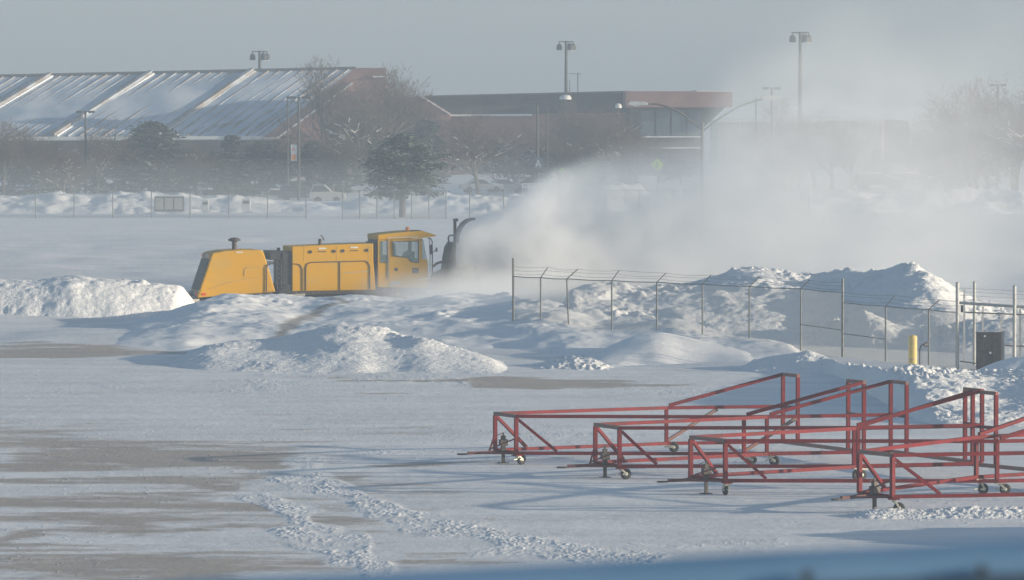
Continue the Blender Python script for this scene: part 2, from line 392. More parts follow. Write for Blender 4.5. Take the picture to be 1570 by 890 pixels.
pile('snow_bank', [(-60,432,303),(0,427,303),(60,430,303),(115,419,303),(150,424,303),(200,430,303),(245,432,304),(285,437,305),(310,455,306)], 6, 9, M['rubble'],
     'bright sunlit ploughed snow bank at far left behind the yellow machine', 'snow bank', lumps=.28, lsize=.7, soft=.12, p=1.9, seed=11, sharp=.3)
def bareB(X, Y, Z, pr):
    b = np.full(X.shape, -.6)
    for pts in ([(378,514),(420,497),(455,483),(500,471),(520,466)], [(440,516),(470,505),(510,492)]):
        g = [P(px, py, 9000 * 11.2 / (py - YH))[:2] for px, py in pts]
        b = np.maximum(b, .62 - .8 * polydist(X, Y, g, 1.0))
    b = np.maximum(b, .5 - 3 * np.hypot((X - G(480, 512)[0]) / 6, 0) - .3)
    return b
pile('snow_drift', [(110,520,282),(180,505,286),(225,484,290),(265,474,292),(300,463,293),(335,453,294),(380,448,296),(430,452,297),(480,458,297),(520,455,297),(560,455,297),(600,458,297),(650,455,297),(700,450,296),(750,452,294),(800,452,290),(850,458,284),(880,470,281),(915,488,277),(960,489,274),(1000,489,272),(1060,492,269),(1100,506,266),(1160,516,262),(1220,528,258),(1260,560,255)],
     [14,20,28,32,34,35,36,36,36,36,36,36,36,36,35,33,30,28,24,22,20,20,16,14,10,4], 7, M['drift'], 'long smooth blue shaded snow drift in front of the yellow machine and fence', 'snow drift',
     lumps=.08, lsize=.8, soft=.3, dx=.09, dy=.2, seed=23, p=1.15, bare=bareB, sharp=.7)
pile('snow_windrow', [(250,548,250),(330,524,251),(400,522,252),(455,516,252),(500,504,252),(530,500,252),(560,499,252),(590,503,252),(610,512,251),(645,512,249),(690,526,248),(730,539,246),(770,556,244),(800,572,243)],
     [6,10,13,14,14,14,13,12,10,9,8,6,4], [10,14,18,20,20,20,18,16,14,12,10,8,5], M['rubble'], 'lumpy ploughed snow windrow with a sunlit crest along the apron edge left of centre', 'snow windrow', lumps=.2, lsize=.45, soft=.2, seed=39, p=1.0, sharp=.8)
pile('snow_mound', [(870,560,248),(900,548,250),(930,532,252),(970,515,254),(1010,508,255),(1040,512,256),(1080,522,256),(1130,533,255),(1180,545,252)], 9, 6, M['snow'],
     'smooth wind-shaped snow mound below the middle of the chain-link fence', 'snow mound', lumps=0.0, soft=.08, seed=41, p=1.3, sharp=.4)
pile('snow_clump', [(790,566,245),(840,552,246),(868,543,246),(890,546,246),(915,548,246),(940,560,245),(960,570,244)], 4, 3, M['rubble'],
     'small heap of broken snow blocks on the apron edge below the fence', 'snow clump', lumps=.5, lsize=.35, soft=.3, seed=43, p=1.2)
pile('snow_pile', [(840,470,285),(870,440,288),(930,434,292),(1000,438,292),(1060,432,294),(1100,420,296),(1130,412,297),(1165,411,298),(1200,416,298),(1250,420,298),(1280,415,296),(1300,411,294),(1340,408,292),(1385,405,290),(1412,412,288),(1430,420,287),(1460,440,286),(1490,458,284),(1600,475,284)],
     [12,16,20,22,24,26,27,28,28,28,27,26,26,26,24,22,20,17,14], 12, M['rubble'], 'tall snow pile with a bright crest behind the chain-link fence', lumps=.3, lsize=.9, soft=.14, dx=.08, dy=.2, seed=57, p=1.35, sharp=.4)
pile('snow_pile', [(1230,515,272),(1270,502,271),(1298,486,270),(1312,473,269),(1325,480,269),(1345,481,268),(1375,498,268),(1410,505,266),(1440,498,265),(1470,495,265),(1510,490,265),(1570,492,265),(1640,498,265)], [5,6,7,7,7,7,8,8,9,9,9,9,9], [7,8,9,9,9,9,10,10,10,10,10,10,10], M['rubble'],
     'lower heap of snow blocks behind the lower chain-link section and gate', lumps=.5, lsize=.6, soft=.25, dx=.07, dy=.18, seed=97, p=1.3, sharp=.6)
pile('snow_pile', [(1120,560,243),(1170,550,243),(1215,542,243),(1245,537,243),(1275,549,242),(1305,556,236),(1335,564,224),(1375,560,220),(1420,563,220),(1470,568,220),(1510,572,220),(1570,570,219),(1640,566,219),(1720,560,219)],
     [3,3,3,3,3,6,12,17,17,17,17,17,17,17], [3,3,3,3,3,4,6,8,8,8,8,8,8,8], M['rubble'], 'wide bright rubbly snow pile behind the red trailers at right', lumps=.5, lsize=.5, soft=.3, dx=.045, dy=.12, seed=63, p=1.9, sharp=.5)
pile('snow_pile', [(1475,578,236),(1510,562,237),(1540,549,238),(1570,544,238),(1620,540,238),(1700,538,238)], 7, 5, M['snow'],
     'blue shaded snow heap against the gate at the right edge', lumps=.1, lsize=.5, soft=.08, seed=71, p=1.3)
pile('snow_ridge', [(1270,790,161),(1300,782,161),(1335,779,161),(1370,777,161),(1400,781,161),(1440,778,161),(1475,774,161),(1510,775,161),(1560,777,161),(1600,779,161),(1660,780,161)], 1.3, 1.1, M['rubble'],
     'low ridge of broken snow clods in front of the nearest red trailer', 'snow ridge', lumps=.8, lsize=.2, soft=.25, dx=.025, dy=.05, seed=83, p=1.4, sharp=.1)
# unseen pile added outside the frame on the right to cast the foreground shadow
def shadow_pile(name, x0, x1, yc, ry, h, label, seed):
    xs = np.arange(x0, x1, .1); v = np.arange(yc - ry, yc + ry, .2); X, Y = np.meshgrid(xs, v)
    pr = np.clip(1 - np.abs((Y - yc) / ry) ** 2, 0, 1) * sst(0, 2.5, X - x0) * sst(0, 2, x1 - X)
    Z = h * pr * (1 + .4 * (fbm(X * .4, Y * .3, seed) - .5)) + .2 * clod(X / .5, Y / .5, seed) * sst(0, .3, pr) - .08
    return tag(grid_mesh(name, X, Y, Z, M['rubble'], {'bare': X * 0 - 1}), label, 'snow pile')
shadow_pile('snow_pile', 15.6, 26, 152.5, 5.2, 1.7, 'unseen snow pile added past the right edge to shade the apron foreground', 91)

# ------------------------------------------------------------ red trailers
TR = [dict(wf=1.92, wr=6.55, Lb=6.653, L=10.682, g=1.234, db=1.188, X=-.2, Y=183.41, a=.3298, tp=-.612, tr=-.921, zo=-.093, sk=-.0212, sw=[200,160,170], brace=True,
           lab='red steel frame trailer standing farthest left, its tow bar nearest the open apron'),
      dict(wf=2.13, wr=7.071, Lb=6.462, L=10.551, g=1.27, db=1.034, X=2.876, Y=176.8, a=.2886, tp=.206, tr=-.913, zo=-.059, sk=-.0447, sw=[175,150,185], brace=False,
           lab='second red steel frame trailer from the left in the overlapping row'),
      dict(wf=1.841, wr=7.063, Lb=6.982, L=10.771, g=1.198, db=1.046, X=5.677, Y=169.79, a=.3708, tp=-.354, tr=.139, zo=-.014, sk=-.1654, sw=[265,10,160], brace=False,
           lab='third red steel frame trailer from the left, its front caster turned sideways'),
      dict(wf=1.647, wr=7.029, Lb=6.344, L=10.8, g=1.2, db=1.318, X=10.086, Y=162.4, a=.6413, tp=.287, tr=.294, zo=.041, sk=.1218, sw=[150,170,180], brace=False,
           lab='nearest red steel frame trailer, cut by the right edge behind the snow clods')]
Z0, Z1, Z2 = .45, 1.6, 2.59
def trailer(c):
    root = empty('frame_trailer', (c['X'], c['Y'], 0), c['a'], c['lab'], 'trailer', 'red frame trailers parked in a row')
    def q(lx, ly, z): return (lx + c['sk'] * ly, ly, z + c['zo'] + c['tp'] / 100 * lx + c['tr'] / 100 * ly)
    r = .052
    wf, wr, Lb, L, g = c['wf'] / 2, c['wr'] / 2, c['Lb'], c['L'], c['g']
    def part(name, segs, m='red', rr=r, n=4):
        b = MB()
        for s_ in segs: b.bar(s_[0], s_[1], rr, n=n)
        return b.build(name, M[m], root, bevel=0)
    for s in (1, -1):
        part('side_rail', [(q(0, s * wf, Z0), q(Lb, s * wr, Z0)), (q(Lb, s * wr, Z0), q(L, s * wr, Z0))])
        part('top_rail', [(q(0, s * wf, Z1), q(Lb, s * wr, Z1)), (q(Lb, s * wr, Z1), q(L, s * wr, Z1))])
        part('post', [(q(0, s * wf, Z0), q(0, s * wf, Z1 - .055))], rr=.057)
        part('post', [(q(Lb, s * wr, Z0 + .053), q(Lb, s * wr, Z1 - .053))])
        part('post', [(q(L, s * wr, Z0 + .053), q(L, s * wr, Z2))], rr=.055)
        part('post', [(q(L, s * (wr - g), Z0 + .053), q(L, s * (wr - g), Z2))], rr=.055)
        part('head_bar', [(q(L, s * (wr + .05), Z2 + .05), q(L, s * (wr - g - .05), Z2 + .05))], 'worn')
        part('middle_bar', [(q(L, s * wr, Z1), q(L, s * (wr - g), Z1))], 'darkred', .045)
        part('ramp_rail', [(q(Lb + .1, s * wr, Z1 + .08), q(L - .05, s * wr, Z2 + .04))])
        part('brace', [(q(.06, s * wf, Z1 - .1), q(c['db'], s * (wf + (wr - wf) * c['db'] / Lb), Z0 + .06))], rr=.045)
        if c['brace']: part('brace', [(q(Lb + .05, s * wr, Z0 + .1), q(Lb + 1.75, s * wr, Z1 - .06))], 'worn', .05)
    part('cross_bar', [(q(-.002, -wf, Z1 + .004), q(-.002, wf, Z1 + .004))], 'worn', .056)
    part('cross_bar', [(q(0, -wf, Z0), q(0, wf, Z0))], 'red', .05)
    part('cross_bar', [(q(L, -wr, Z0), q(L, wr, Z0))], 'worn', .056)
    # tow bar, eye and stays
    b = MB(); b.bar(q(-1.25, 0, Z0 - .03), q(.1, 0, Z0 - .01), .045)
    b.bar(q(-.95, 0, Z0 - .03), q(0, wf * .8, Z0 - .02), .03); b.bar(q(-.95, 0, Z0 - .03), q(0, -wf * .8, Z0 - .02), .03)
    tb = b.build('tow_bar', M['darkred'], root)
    b = MB()
    for k in range(12):
        t0, t1 = k * math.pi / 6, (k + 1) * math.pi / 6
        b.bar(q(-1.42 + .16 * math.cos(t0), .07 * math.sin(t0), Z0 - .06), q(-1.42 + .16 * math.cos(t1), .07 * math.sin(t1), Z0 - .06), .028, n=6)
    b.build('tow_eye', M['steel'], tb)
    b = MB(); b.bar(q(-.04, wf, Z0 + .42), q(-.42, wf * .35, Z0 - .01), .022); b.build('stay', M['red'], root)
    b = MB(); b.bar(q(-.04, -wf, Z0 + .45), q(-.55, 0, Z0 + .08), .02); b.build('stay', M['darkred'], root)
    # drop-leg jack beside the tow bar
    jx, jy = -.12, -.12 * wf
    a = q(jx, jy, Z0); b = MB()
    b.bar((a[0], a[1], .03), (a[0], a[1], Z0 + .02), .045); b.bar((a[0], a[1], Z0 - .05), (a[0], a[1], Z0 + .42), .065)
    b.box((a[0] - .15, a[1] - .15, .0), (a[0] + .15, a[1] + .15, .03)); b.box((a[0] - .12, a[1] - .1, Z0 + .1), (a[0] + .13, a[1] + .1, Z0 + .3))
    jk = b.build('jack', M['steel'], root, bevel=.008)
    b = MB(); b.bar((a[0], a[1], Z0 + .42), (a[0], a[1], Z0 + .52), .02); b.bar((a[0], a[1], Z0 + .5), (a[0] - .22, a[1] - .02, Z0 + .43), .012, n=6); b.build('crank', M['steel'], jk)
    # casters
    for (lx, ly, sw) in ((.05, -wf, c['sw'][0]), (Lb + .1, wr, c['sw'][1]), (Lb + .1, -wr, c['sw'][2])):
        t = q(lx, ly, Z0 - .053); rad = .165
        cr = empty('caster', (t[0], t[1], 0), R(sw)); cr.parent = root
        b = MB(); b.box((-.15, -.13, t[2] - .03), (.15, .13, t[2])); b.build('mount_plate', M['zinc' if lx > 1 else 'red'], cr, bevel=.006)
        b = MB()
        for s in (-1, 1):
            b.bar((.0, s * .065, t[2] - .03), (-.15, s * .065, rad), .03, .025)
            b.bar((-.15, s * .06, rad), (-.03, s * .06, rad), .02)
        b.bar((0, -.075, t[2] - .05), (0, .075, t[2] - .05), .045)
        b.bar((-.15, -.08, rad), (-.15, .08, rad), .025, n=8); b.bar((.0, 0, rad + .02), (.16, 0, rad + .0), .018)
        b.build('fork', M['zinc'], cr, bevel=.006)
        b = MB(); b.lathe((-.15, 0, rad), [(rad * .55, -.05), (rad * .9, -.045), (rad, -.025), (rad, .025), (rad * .9, .045), (rad * .55, .05)], 28, 'y')
        b.build('tyre', M['rubber'], cr, smooth=True)
        b = MB(); b.lathe((-.15, 0, rad), [(.02, -.056), (rad * .5, -.045), (rad * .57, -.03), (rad * .57, .03), (rad * .5, .045), (.02, .056)], 20, 'y')
        b.build('rim', M['zinc'], cr)
    return root
for c in TR: trailer(c)

# ------------------------------------------------------------ the yellow snow blower
YAW = R(13.8)
BO = Vector((P(490, 450, 311)[0], 311, 0))
def S(px, py, yl=-1.25):
    """where the sight line of a photo point meets the vehicle's plane local y = yl: local (x, z)"""
    u, q = (px - 785) / F, (445 - py) / F
    d = Vector((u, CT + q * ST, -ST + q * CT)); o_ = Vector((0, 0, H)) - BO
    c, s = math.cos(YAW), math.sin(YAW)
    dl = (d.x * c + d.y * s, -d.x * s + d.y * c); ol = (o_.x * c + o_.y * s, -o_.x * s + o_.y * c)
    t = (yl - ol[1]) / dl[1]
    return (ol[0] + t * dl[0], o_.z + t * d.z)
bl = empty('snow_blower', BO, YAW, 'long yellow airport snow blower truck throwing a plume of snow', 'snow blower')
def pr(name, px, m, y0=-1.25, y1=1.25, bevel=.04, parent=bl, ref=None, seg=2, smooth=False):
    b = MB(); b.prism([S(x, y, y0 if ref is None else ref) for x, y in px], y0, y1)
    return b.build(name, M[m], parent, bevel=bevel, seg=seg, smooth=smooth)
hood = pr('rear_hood', [(303,457),(325.7,388.5),(345,385),(368,383.5),(400,383.5),(404,386),(413,415),(422.6,448)], 'yellow', bevel=.16, seg=5)
(gx0, gz0), (gx1, gz1) = S(303, 457), S(325.7, 388.5)
def onrear(t, y, out=.02):
    x = gx0 + (gx1 - gx0) * t; z = gz0 + (gz1 - gz0) * t
    return (x - out, y, z + out * .3)
def rearpanel(name, t0, t1, yy, m, out=.03, th=.05):
    b = MB(); a = [onrear(t0, -yy, out), onrear(t0, yy, out), onrear(t1, yy, out), onrear(t1, -yy, out)]
    b.add(a + [(x + th, y, z) for x, y, z in a], [(0,1,2,3),(7,6,5,4),(0,4,5,1),(1,5,6,2),(2,6,7,3),(3,7,4,0)])
    return b.build(name, M[m], hood)
gr = rearpanel('radiator_grille', .17, .86, 1.08, 'black', .03)
b = MB()
for k in range(12):
    t = .2 + k * .055; a_, c_ = onrear(t, -1.04, .05), onrear(t, 1.04, .05); b.bar(a_, c_, .018)
b.build('grille_slats', M['steel'], gr)
tl = rearpanel('light_panel', .02, .14, 1.1, 'greybar', .04)
for yy in (-.9, -.6, .6, .9):
    b = MB(); a_ = onrear(.08, yy, .09); b.box((a_[0] - .02, yy - .1, a_[2] - .08), (a_[0] + .04, yy + .1, a_[2] + .08)); b.build('tail_light', M['redlens' if abs(yy) > .7 else 'white'], hood)
tl = rearpanel('light_panel', .88, .97, 1.1, 'greybar', .035)
for yy in (-.85, .85):
    b = MB(); a_ = onrear(.925, yy, .08); b.box((a_[0] - .02, yy - .18, a_[2] - .06), (a_[0] + .03, yy + .18, a_[2] + .06)); b.build('tail_light', M['amber'], hood)
x_, z_ = S(312.5, 451.5); b = MB(); b.box((x_ - .1, -1.285, z_ - .06), (x_ + .1, -1.24, z_ + .06)); b.build('side_marker', M['redlens'], hood, bevel=.01)
def tube(name, px, m, y=-1.28, r=.03, parent=bl, n=6):
    b = MB(); b.path([(S(a, c, y)[0], y, S(a, c, y)[1]) for a, c in px], r, n); return b.build(name, M[m], parent)
tube('panel_seam', [(375,424),(375,414),(378,411),(409,409.5)], 'yellow_dusty', -1.262, .02, hood)
tube('body_crease', [(320,444),(350,434),(380,428),(408,425)], 'yellow_dusty', -1.258, .02, hood)
tube('hood_rail', [(408.5,448),(408.5,412),(410,407),(415,405),(421,405)], 'black', -1.30, .03, hood)
def stack(name, px, y0, y1, r, m='steel', yl=0, cap=None, parent=bl):
    x, z0 = S(px, y0, yl); z1 = S(px, y1, yl)[1]; b = MB(); b.lathe((x, yl, 0), [(r, z0), (r, z1)], 16); s_ = b.build(name, M[m], parent, smooth=False)
    if cap: b = MB(); b.lathe((x, yl, z1), [(r, 0), (cap, .06), (cap * .97, .13), (cap * .6, .2), (.02, .23)], 20); b.build('rain_cap', M[m], s_)
    return s_
stack('exhaust_stack', 359.4, 386, 371, .135, 'steel', 0, .34, hood)
b = MB(); x, z = S(367, 387.5); b.box((x - .18, -1.27, z - .02), (x + .18, -1.24, z + .04)); b.build('plate', M['white'], hood)
# coupling frame with cooler box and hoses
pr('cooler_box', [(414,399),(413.5,385),(438,385),(438.6,399)], 'black', -1.1, .7)
tube('stub_pipe', [(427,385),(427,380)], 'black', -.6, .09)
cf = pr('coupling_panel', [(432.5,449),(432.5,388),(447.5,386),(447.5,449)], 'black', -1.15, 1.15, .03)
tube('ladder_frame', [(424,399),(424,434),(426,447)], 'black', -1.15, .05)
tube('ladder_frame', [(430.5,399),(430.5,434),(430,447)], 'black', -1.15, .05)
b = MB()
for k in range(5):
    y0 = 403 + k * 7; a_ = S(424, y0, -1.15); c_ = S(430.5, y0 + 5, -1.15); b.bar((a_[0], -1.15, a_[1]), (c_[0], -1.15, c_[1]), .035)
b.build('ladder_rungs', M['black'], bl)
for dy in (0, 1.6, 3.2): tube('hose', [(408,401 + dy),(416,401.5 + dy),(432,402.5 + dy)], 'greybar', -.7, .022)
pr('chassis_frame', [(300,459),(420,452),(560,449),(655,444),(655,452),(560,457),(420,461),(300,465)], 'black', -.9, .9, .02)
for px_ in (440, 610, 335, 400):
    for s in (-1, 1):
        x, z = S(px_, 450); r_ = .62
        t = empty('wheel', (x, s * 1.0, r_)); t.parent = bl
        b = MB(); b.lathe((0, 0, 0), [(r_ * .55, -.2), (r_ * .93, -.2), (r_, -.14), (r_, .14), (r_ * .93, .2), (r_ * .55, .2)], 28, 'y'); b.build('tyre', M['rubber'], t, smooth=True)
        b = MB(); b.lathe((0, 0, 0), [(.1, -.2), (.3, -.12), (r_ * .56, -.16), (r_ * .56, .16), (.1, .12)], 20, 'y'); b.build('rim', M['yellow_dusty'], t)
pr('running_board', [(425,452.5),(468,450.5),(468,454),(425,456)], 'tan', -1.3, -.9, .01)
rb = pr('rear_bumper', [(284,459.5),(306,458.5),(306,463),(284,464)], 'tan', -1.25, 1.25, .01)
b = MB(); x, z = S(284, 461.5); b.box((x - .4, .5, z - .06), (x + .02, .65, z + .06)); b.box((x - .5, .3, z - .06), (x - .35, .8, z + .05)); b.box((x - .47, .45, z - .4), (x - .38, .6, z - .06)); b.build('tow_hitch', M['tan'], rb)
# engine housing
eh = pr('engine_housing', [(448,447),(448,378.5),(512,375.5),(572.5,373.5),(572.5,400),(576,445)], 'yellow', bevel=.05, seg=3)
tube('side_rail', [(448,405),(456,405),(461,407.5),(463.5,413),(463.5,446)], 'steel', -1.275, .024, eh)
tube('side_rail', [(469,446),(469,411),(471,405),(477,402.5),(520,401.5),(560,400.5),(564.5,403),(567,409),(567,444.5)], 'steel', -1.275, .026, eh)
tube('side_rail', [(521,401.5),(521,445.5)], 'steel', -1.275, .024, eh)
for px_ in (466.5, 516, 565): tube('panel_seam', [(px_, 377), (px_, 400)], 'yellow_dusty', -1.252, .012, eh)
for i, (a, c) in enumerate(((476,386.5),(512,385.5),(526,385),(562,384))):
    x, z = S(a, c); b = MB(); b.lathe((x, -1.27, z), [(.085, -.02), (.085, .04)], 14, 'y'); b.build('lifting_eye', M['black'], eh)
for a, c in ((494, 381.5), (543, 380)):
    x, z = S(a, c); b = MB(); b.box((x - .2, -1.27, z - .03), (x + .2, -1.24, z + .045)); b.build('plate', M['white'], eh)
    x, z = S(a, c + 4.5); b = MB(); b.box((x - .22, -1.28, z - .025), (x + .22, -1.24, z + .015)); b.build('latch', M['steel'], eh)
tube('trim_strip', [(527,418.5),(565,416.5)], 'tan', -1.262, .02, eh)
ex = stack('exhaust_pipe', 490.8, 378, 366.5, .1, 'steel', -.1, None, eh)
tube('rain_flap', [(491.5,361),(495,364),(496.5,369)], 'steel', -.1, .03, ex)
pr('under_skirt', [(452,447),(655,441),(655,447),(452,453)], 'steel', -1.15, 1.15, .02)
# cab
pr('dark_gap_block', [(574,445),(574,372),(581,372),(581,445)], 'black', -1.1, 1.1, .02)  # black block put in for the shade of the gap between housing and cab
cab = pr('cab', [(579.5,441),(579.5,403.5),(656,403.5),(656,441)], 'yellow', bevel=.03, seg=2)
for ya, yb in ((-1.25, -1.19), (1.19, 1.25)):
    pr('rear_pillar', [(579.5,403.4),(579.5,368),(582.7,368),(582.7,403.4)], 'yellow', ya, yb, 0, cab, -1.25)
    pr('middle_pillar', [(593.3,403.4),(593.3,368),(602,368),(602,403.4)], 'yellow', ya, yb, 0, cab, -1.25)
    pr('front_pillar', [(641.5,403.4),(641.5,366),(646.8,366),(646.8,403.4)], 'yellow', ya, yb, 0, cab, -1.25)
    pr('door_upper', [(602,403.4),(602,393),(624.7,395.3),(630,401.5),(637,403.4)], 'yellow', ya, yb, 0, cab, -1.25)
    pr('header', [(582.8,370),(582.8,367.6),(648,366.3),(648,370)], 'yellow', ya, yb, 0, cab, -1.25)
    pr('corner_trim', [(646.9,403.4),(646.9,398),(655,398),(656,403.4)], 'yellow', ya, yb, 0, cab, -1.25)
pr('rear_wall', [(579.6,403.3),(579.6,368),(580.6,368),(580.6,403.3)], 'black', -1.15, 1.15, 0, cab, -1.25)
seat = pr('seat', [(603,403),(603.5,377),(606,373),(609.5,374),(611,392),(619,394),(619,403)], 'black', -.75, -.1, .05, cab, -1.25)
pr('control_console', [(628,403),(631,390),(637,386),(639,388),(637,403)], 'black', -.9, .9, .03, cab, -1.25)
b = MB(); x_, z_ = S(626, 388, -.4)
for k in range(14):
    a0, a1 = k * math.pi / 7, (k + 1) * math.pi / 7; b.bar((x_ + .08 * math.cos(a0), -.4 + .22 * math.sin(a0), z_ + .2 * math.cos(a0)), (x_ + .08 * math.cos(a1), -.4 + .22 * math.sin(a1), z_ + .2 * math.cos(a1)), .02, n=5)
b.bar((x_, -.4, z_), (x_ + .3, -.4, z_ - .35), .03); b.build('steering_wheel', M['black'], cab)
roof = pr('cab_roof', [(579.5,368),(579.5,360.5),(600,358),(625,355.5),(648,354.5),(657,357),(671,361.8),(657,364.2),(641,365.8)], 'yellow', -1.32, 1.32, .04, cab)
def plate(name, px, m, y=-1.262, th=.03, parent=cab, bevel=.004):
    b = MB(); b.prism([S(a, c, y) for a, c in px], y - th / 2, y + th / 2); return b.build(name, M[m], parent, bevel=bevel)
door = plate('door', [(597,428),(597,393.2),(624.7,395.5),(630,401.7),(637,403.6),(643,403.6),(643,428)], 'yellow', -1.275, .04)
for px_ in ((597,428,597,366),(643,428,643,366),(597,366,643,365.2)): tube('door_seam', [px_[:2], px_[2:]], 'yellow_dusty', -1.285, .02, door)
wn = plate('window', [(602,371),(641.5,370),(641.5,403),(637,403),(630,401.5),(624.7,395.3),(602.8,393)], 'glass', -1.287, .02, door)
b = MB(); pts = [(602,371),(641.5,370),(641.5,403),(637,403),(630,401.5),(624.7,395.3),(602.8,393),(602,371)]
b.path([(S(a, c, -1.3)[0], -1.3, S(a, c, -1.3)[1]) for a, c in pts], .018); b.build('window_frame', M['black'], wn)
plate('side_window', [(582.5,403),(582.5,370),(593.5,369.5),(593.5,402.5)], 'glass', -1.262)
plate('quarter_window', [(646.8,398),(646.8,367),(648.3,367),(655,398)], 'glass', -1.262)
tube('pillar_trim', [(595,367),(595,428)], 'galvlight', -1.29, .022, cab)
tube('roof_drip_trim', [(595,365.2),(641,363.8)], 'white', -1.34, .022, cab)
plate('lower_panel', [(632,419.5),(632,411),(642,411),(642,419.5)], 'steel', -1.29, .02, door)
x, z = S(607, 413.4); b = MB(); b.lathe((x, -1.285, z), [(.1, -.02), (.1, .03)], 14, 'y'); b.build('door_hole', M['black'], door)  # black disc standing in for the dark of a round hole in the door
b = MB()
xx = S(655.5, 398)[0]
fz0, fz1 = S(650, 425)[1], S(650, 368)[1]
b.add([(S(656.6,425)[0]+.01, -1.15, fz0), (S(656.6,425)[0]+.01, 1.15, fz0), (S(649,368)[0]+.06, 1.15, fz1), (S(649,368)[0]+.06, -1.15, fz1)], [(0,1,2,3)]); b.build('windscreen', M['glass'], cab)
tube('front_pillar', [(658.5,366),(659.5,395),(659.5,427),(641,429)], 'white', -1.22, .04, cab)
x, z = S(624.7, 354.5, -.6); b = MB(); b.lathe((x, -.6, z - .02), [(.12, 0), (.12, .06), (.1, .08), (.1, .2), (.05, .24)], 16); b.build('beacon', M['amber'], roof)
tube('roof_bar', [(616,356),(640,353.5),(648,355)], 'black', -.8, .03, roof)
tube('mirror_arm', [(656,366),(660,365.5),(662.5,370),(663,395),(663,427)], 'black', -1.35, .03, cab)
plate('mirror', [(659,390),(658.5,376),(662.5,375),(663.5,391)], 'black', -1.4, .12, cab, .02)
x, z = S(669.3, 383.3, -1.4); b = MB(); b.lathe((x, -1.4, z), [(.02, -.06), (.11, -.02), (.12, .02), (.02, .05)], 14, 'x'); b.build('round_mirror', M['black'], cab)
tube('mirror_bracket', [(663,388),(668,384)], 'black', -1.38, .02, cab)
plate('step_panel', [(598,440),(598,432),(614,431),(614,437)], 'tan', -1.27, .03)
# blower head at the front
hd = pr('blower_head', [(668,446),(671,430),(684,420),(700,412),(716,414),(722,424),(722,447)], 'steel', -1.4, 1.4, .06)
pr('auger_housing', [(700,452),(700,412),(730,406),(738,430),(738,452)], 'black', -1.6, 1.6, .05, hd)
pr('lift_frame', [(685,414),(687,396),(690,380),(695,372),(700,372),(699,392),(700,414)], 'steel', -.9, .5, .03, hd)
tube('mast', [(697.5,340),(697.5,378)], 'steel', -.9, .085, hd, 8)
tube('mast_head', [(695,338),(702,337.5)], 'steel', -.9, .09, hd, 6)
tube('guide_arm', [(688,377),(687.5,364),(690,361),(695,361)], 'steel', -.9, .045, hd)
tube('lift_arm', [(664,409),(670,404),(677,402),(686,402)], 'steel', -1.1, .07, hd)
# casting chute: a curved trough
b = MB(); prev = None
arc = [(700,372),(701,360),(705,350),(710,342),(717,337),(727,335)]
for (a, c) in arc:
    x, z = S(a, c, -.2); ring = [(x, -.4, z), (x + .02, -.2, z + .03), (x + .02, .2, z + .03), (x, .4, z)]
    low = [(x + .08, -.4, z - .08), (x + .08, .4, z - .08)]
    cur = ring + low
    b.v.append(np.array(cur, float)); base = b.n; b.n += 6
    if prev is not None:
        for i, j in ((0, 1), (1, 2), (2, 3), (3, 5), (4, 0)): b.f.append((prev + i, prev + j, base + j, base + i))
    prev = base
b.build('discharge_chute', M['steel'], hd)

# ------------------------------------------------------------ chain-link fence with barbed wire
def chain(b, A, B, za0, za1, zb0, zb1, pitch=.105, r=.005):
    """woven wire between A and B (x, y) with bottom and top heights"""
    A, B = np.array(A), np.array(B); Ln = np.linalg.norm(B - A); h = max(za1 - za0, zb1 - zb0)
    for s in (1, -1):
        t = -h if s == 1 else 0
        while t < (Ln if s == 1 else Ln + h):
            p0, q0, p1, q1 = t, 0.0, t + s * h, h      # along, up
            lo, hi = 0.0, 1.0
            d = (p1 - p0)
            for e in ((0 - p0) / d, (Ln - p0) / d):
                pass
            ta, tb = sorted(((0 - p0) / d, (Ln - p0) / d)); lo = max(0, ta); hi = min(1, tb)
            if hi > lo:
                pts = []
                for k in (lo, hi):
                    a = (p0 + d * k) / Ln; zz = k * h
                    pts.append((A[0] + (B[0] - A[0]) * a, A[1] + (B[1] - A[1]) * a, za0 + (zb0 - za0) * a + zz * ((za1 - za0) + ((zb1 - zb0) - (za1 - za0)) * a) / h))
                b.bar(pts[0], pts[1], r, n=3, cap=False)
            t += pitch
sec1 = [(787,424,0),(829,426,(840,410)),(873,428,(886,413)),(938,430.5,(949,415)),(1007,433,(1021,419)),(1077,436,(1090,422)),(1149,439.5,(1164,425)),(1228,443,(1241,430)),(1292,449,0)]
sec2 = [(1292,464,0),(1358,470,(1372,453)),(1424,475,(1440,460)),(1467,479,0)]
fence_pts = {}
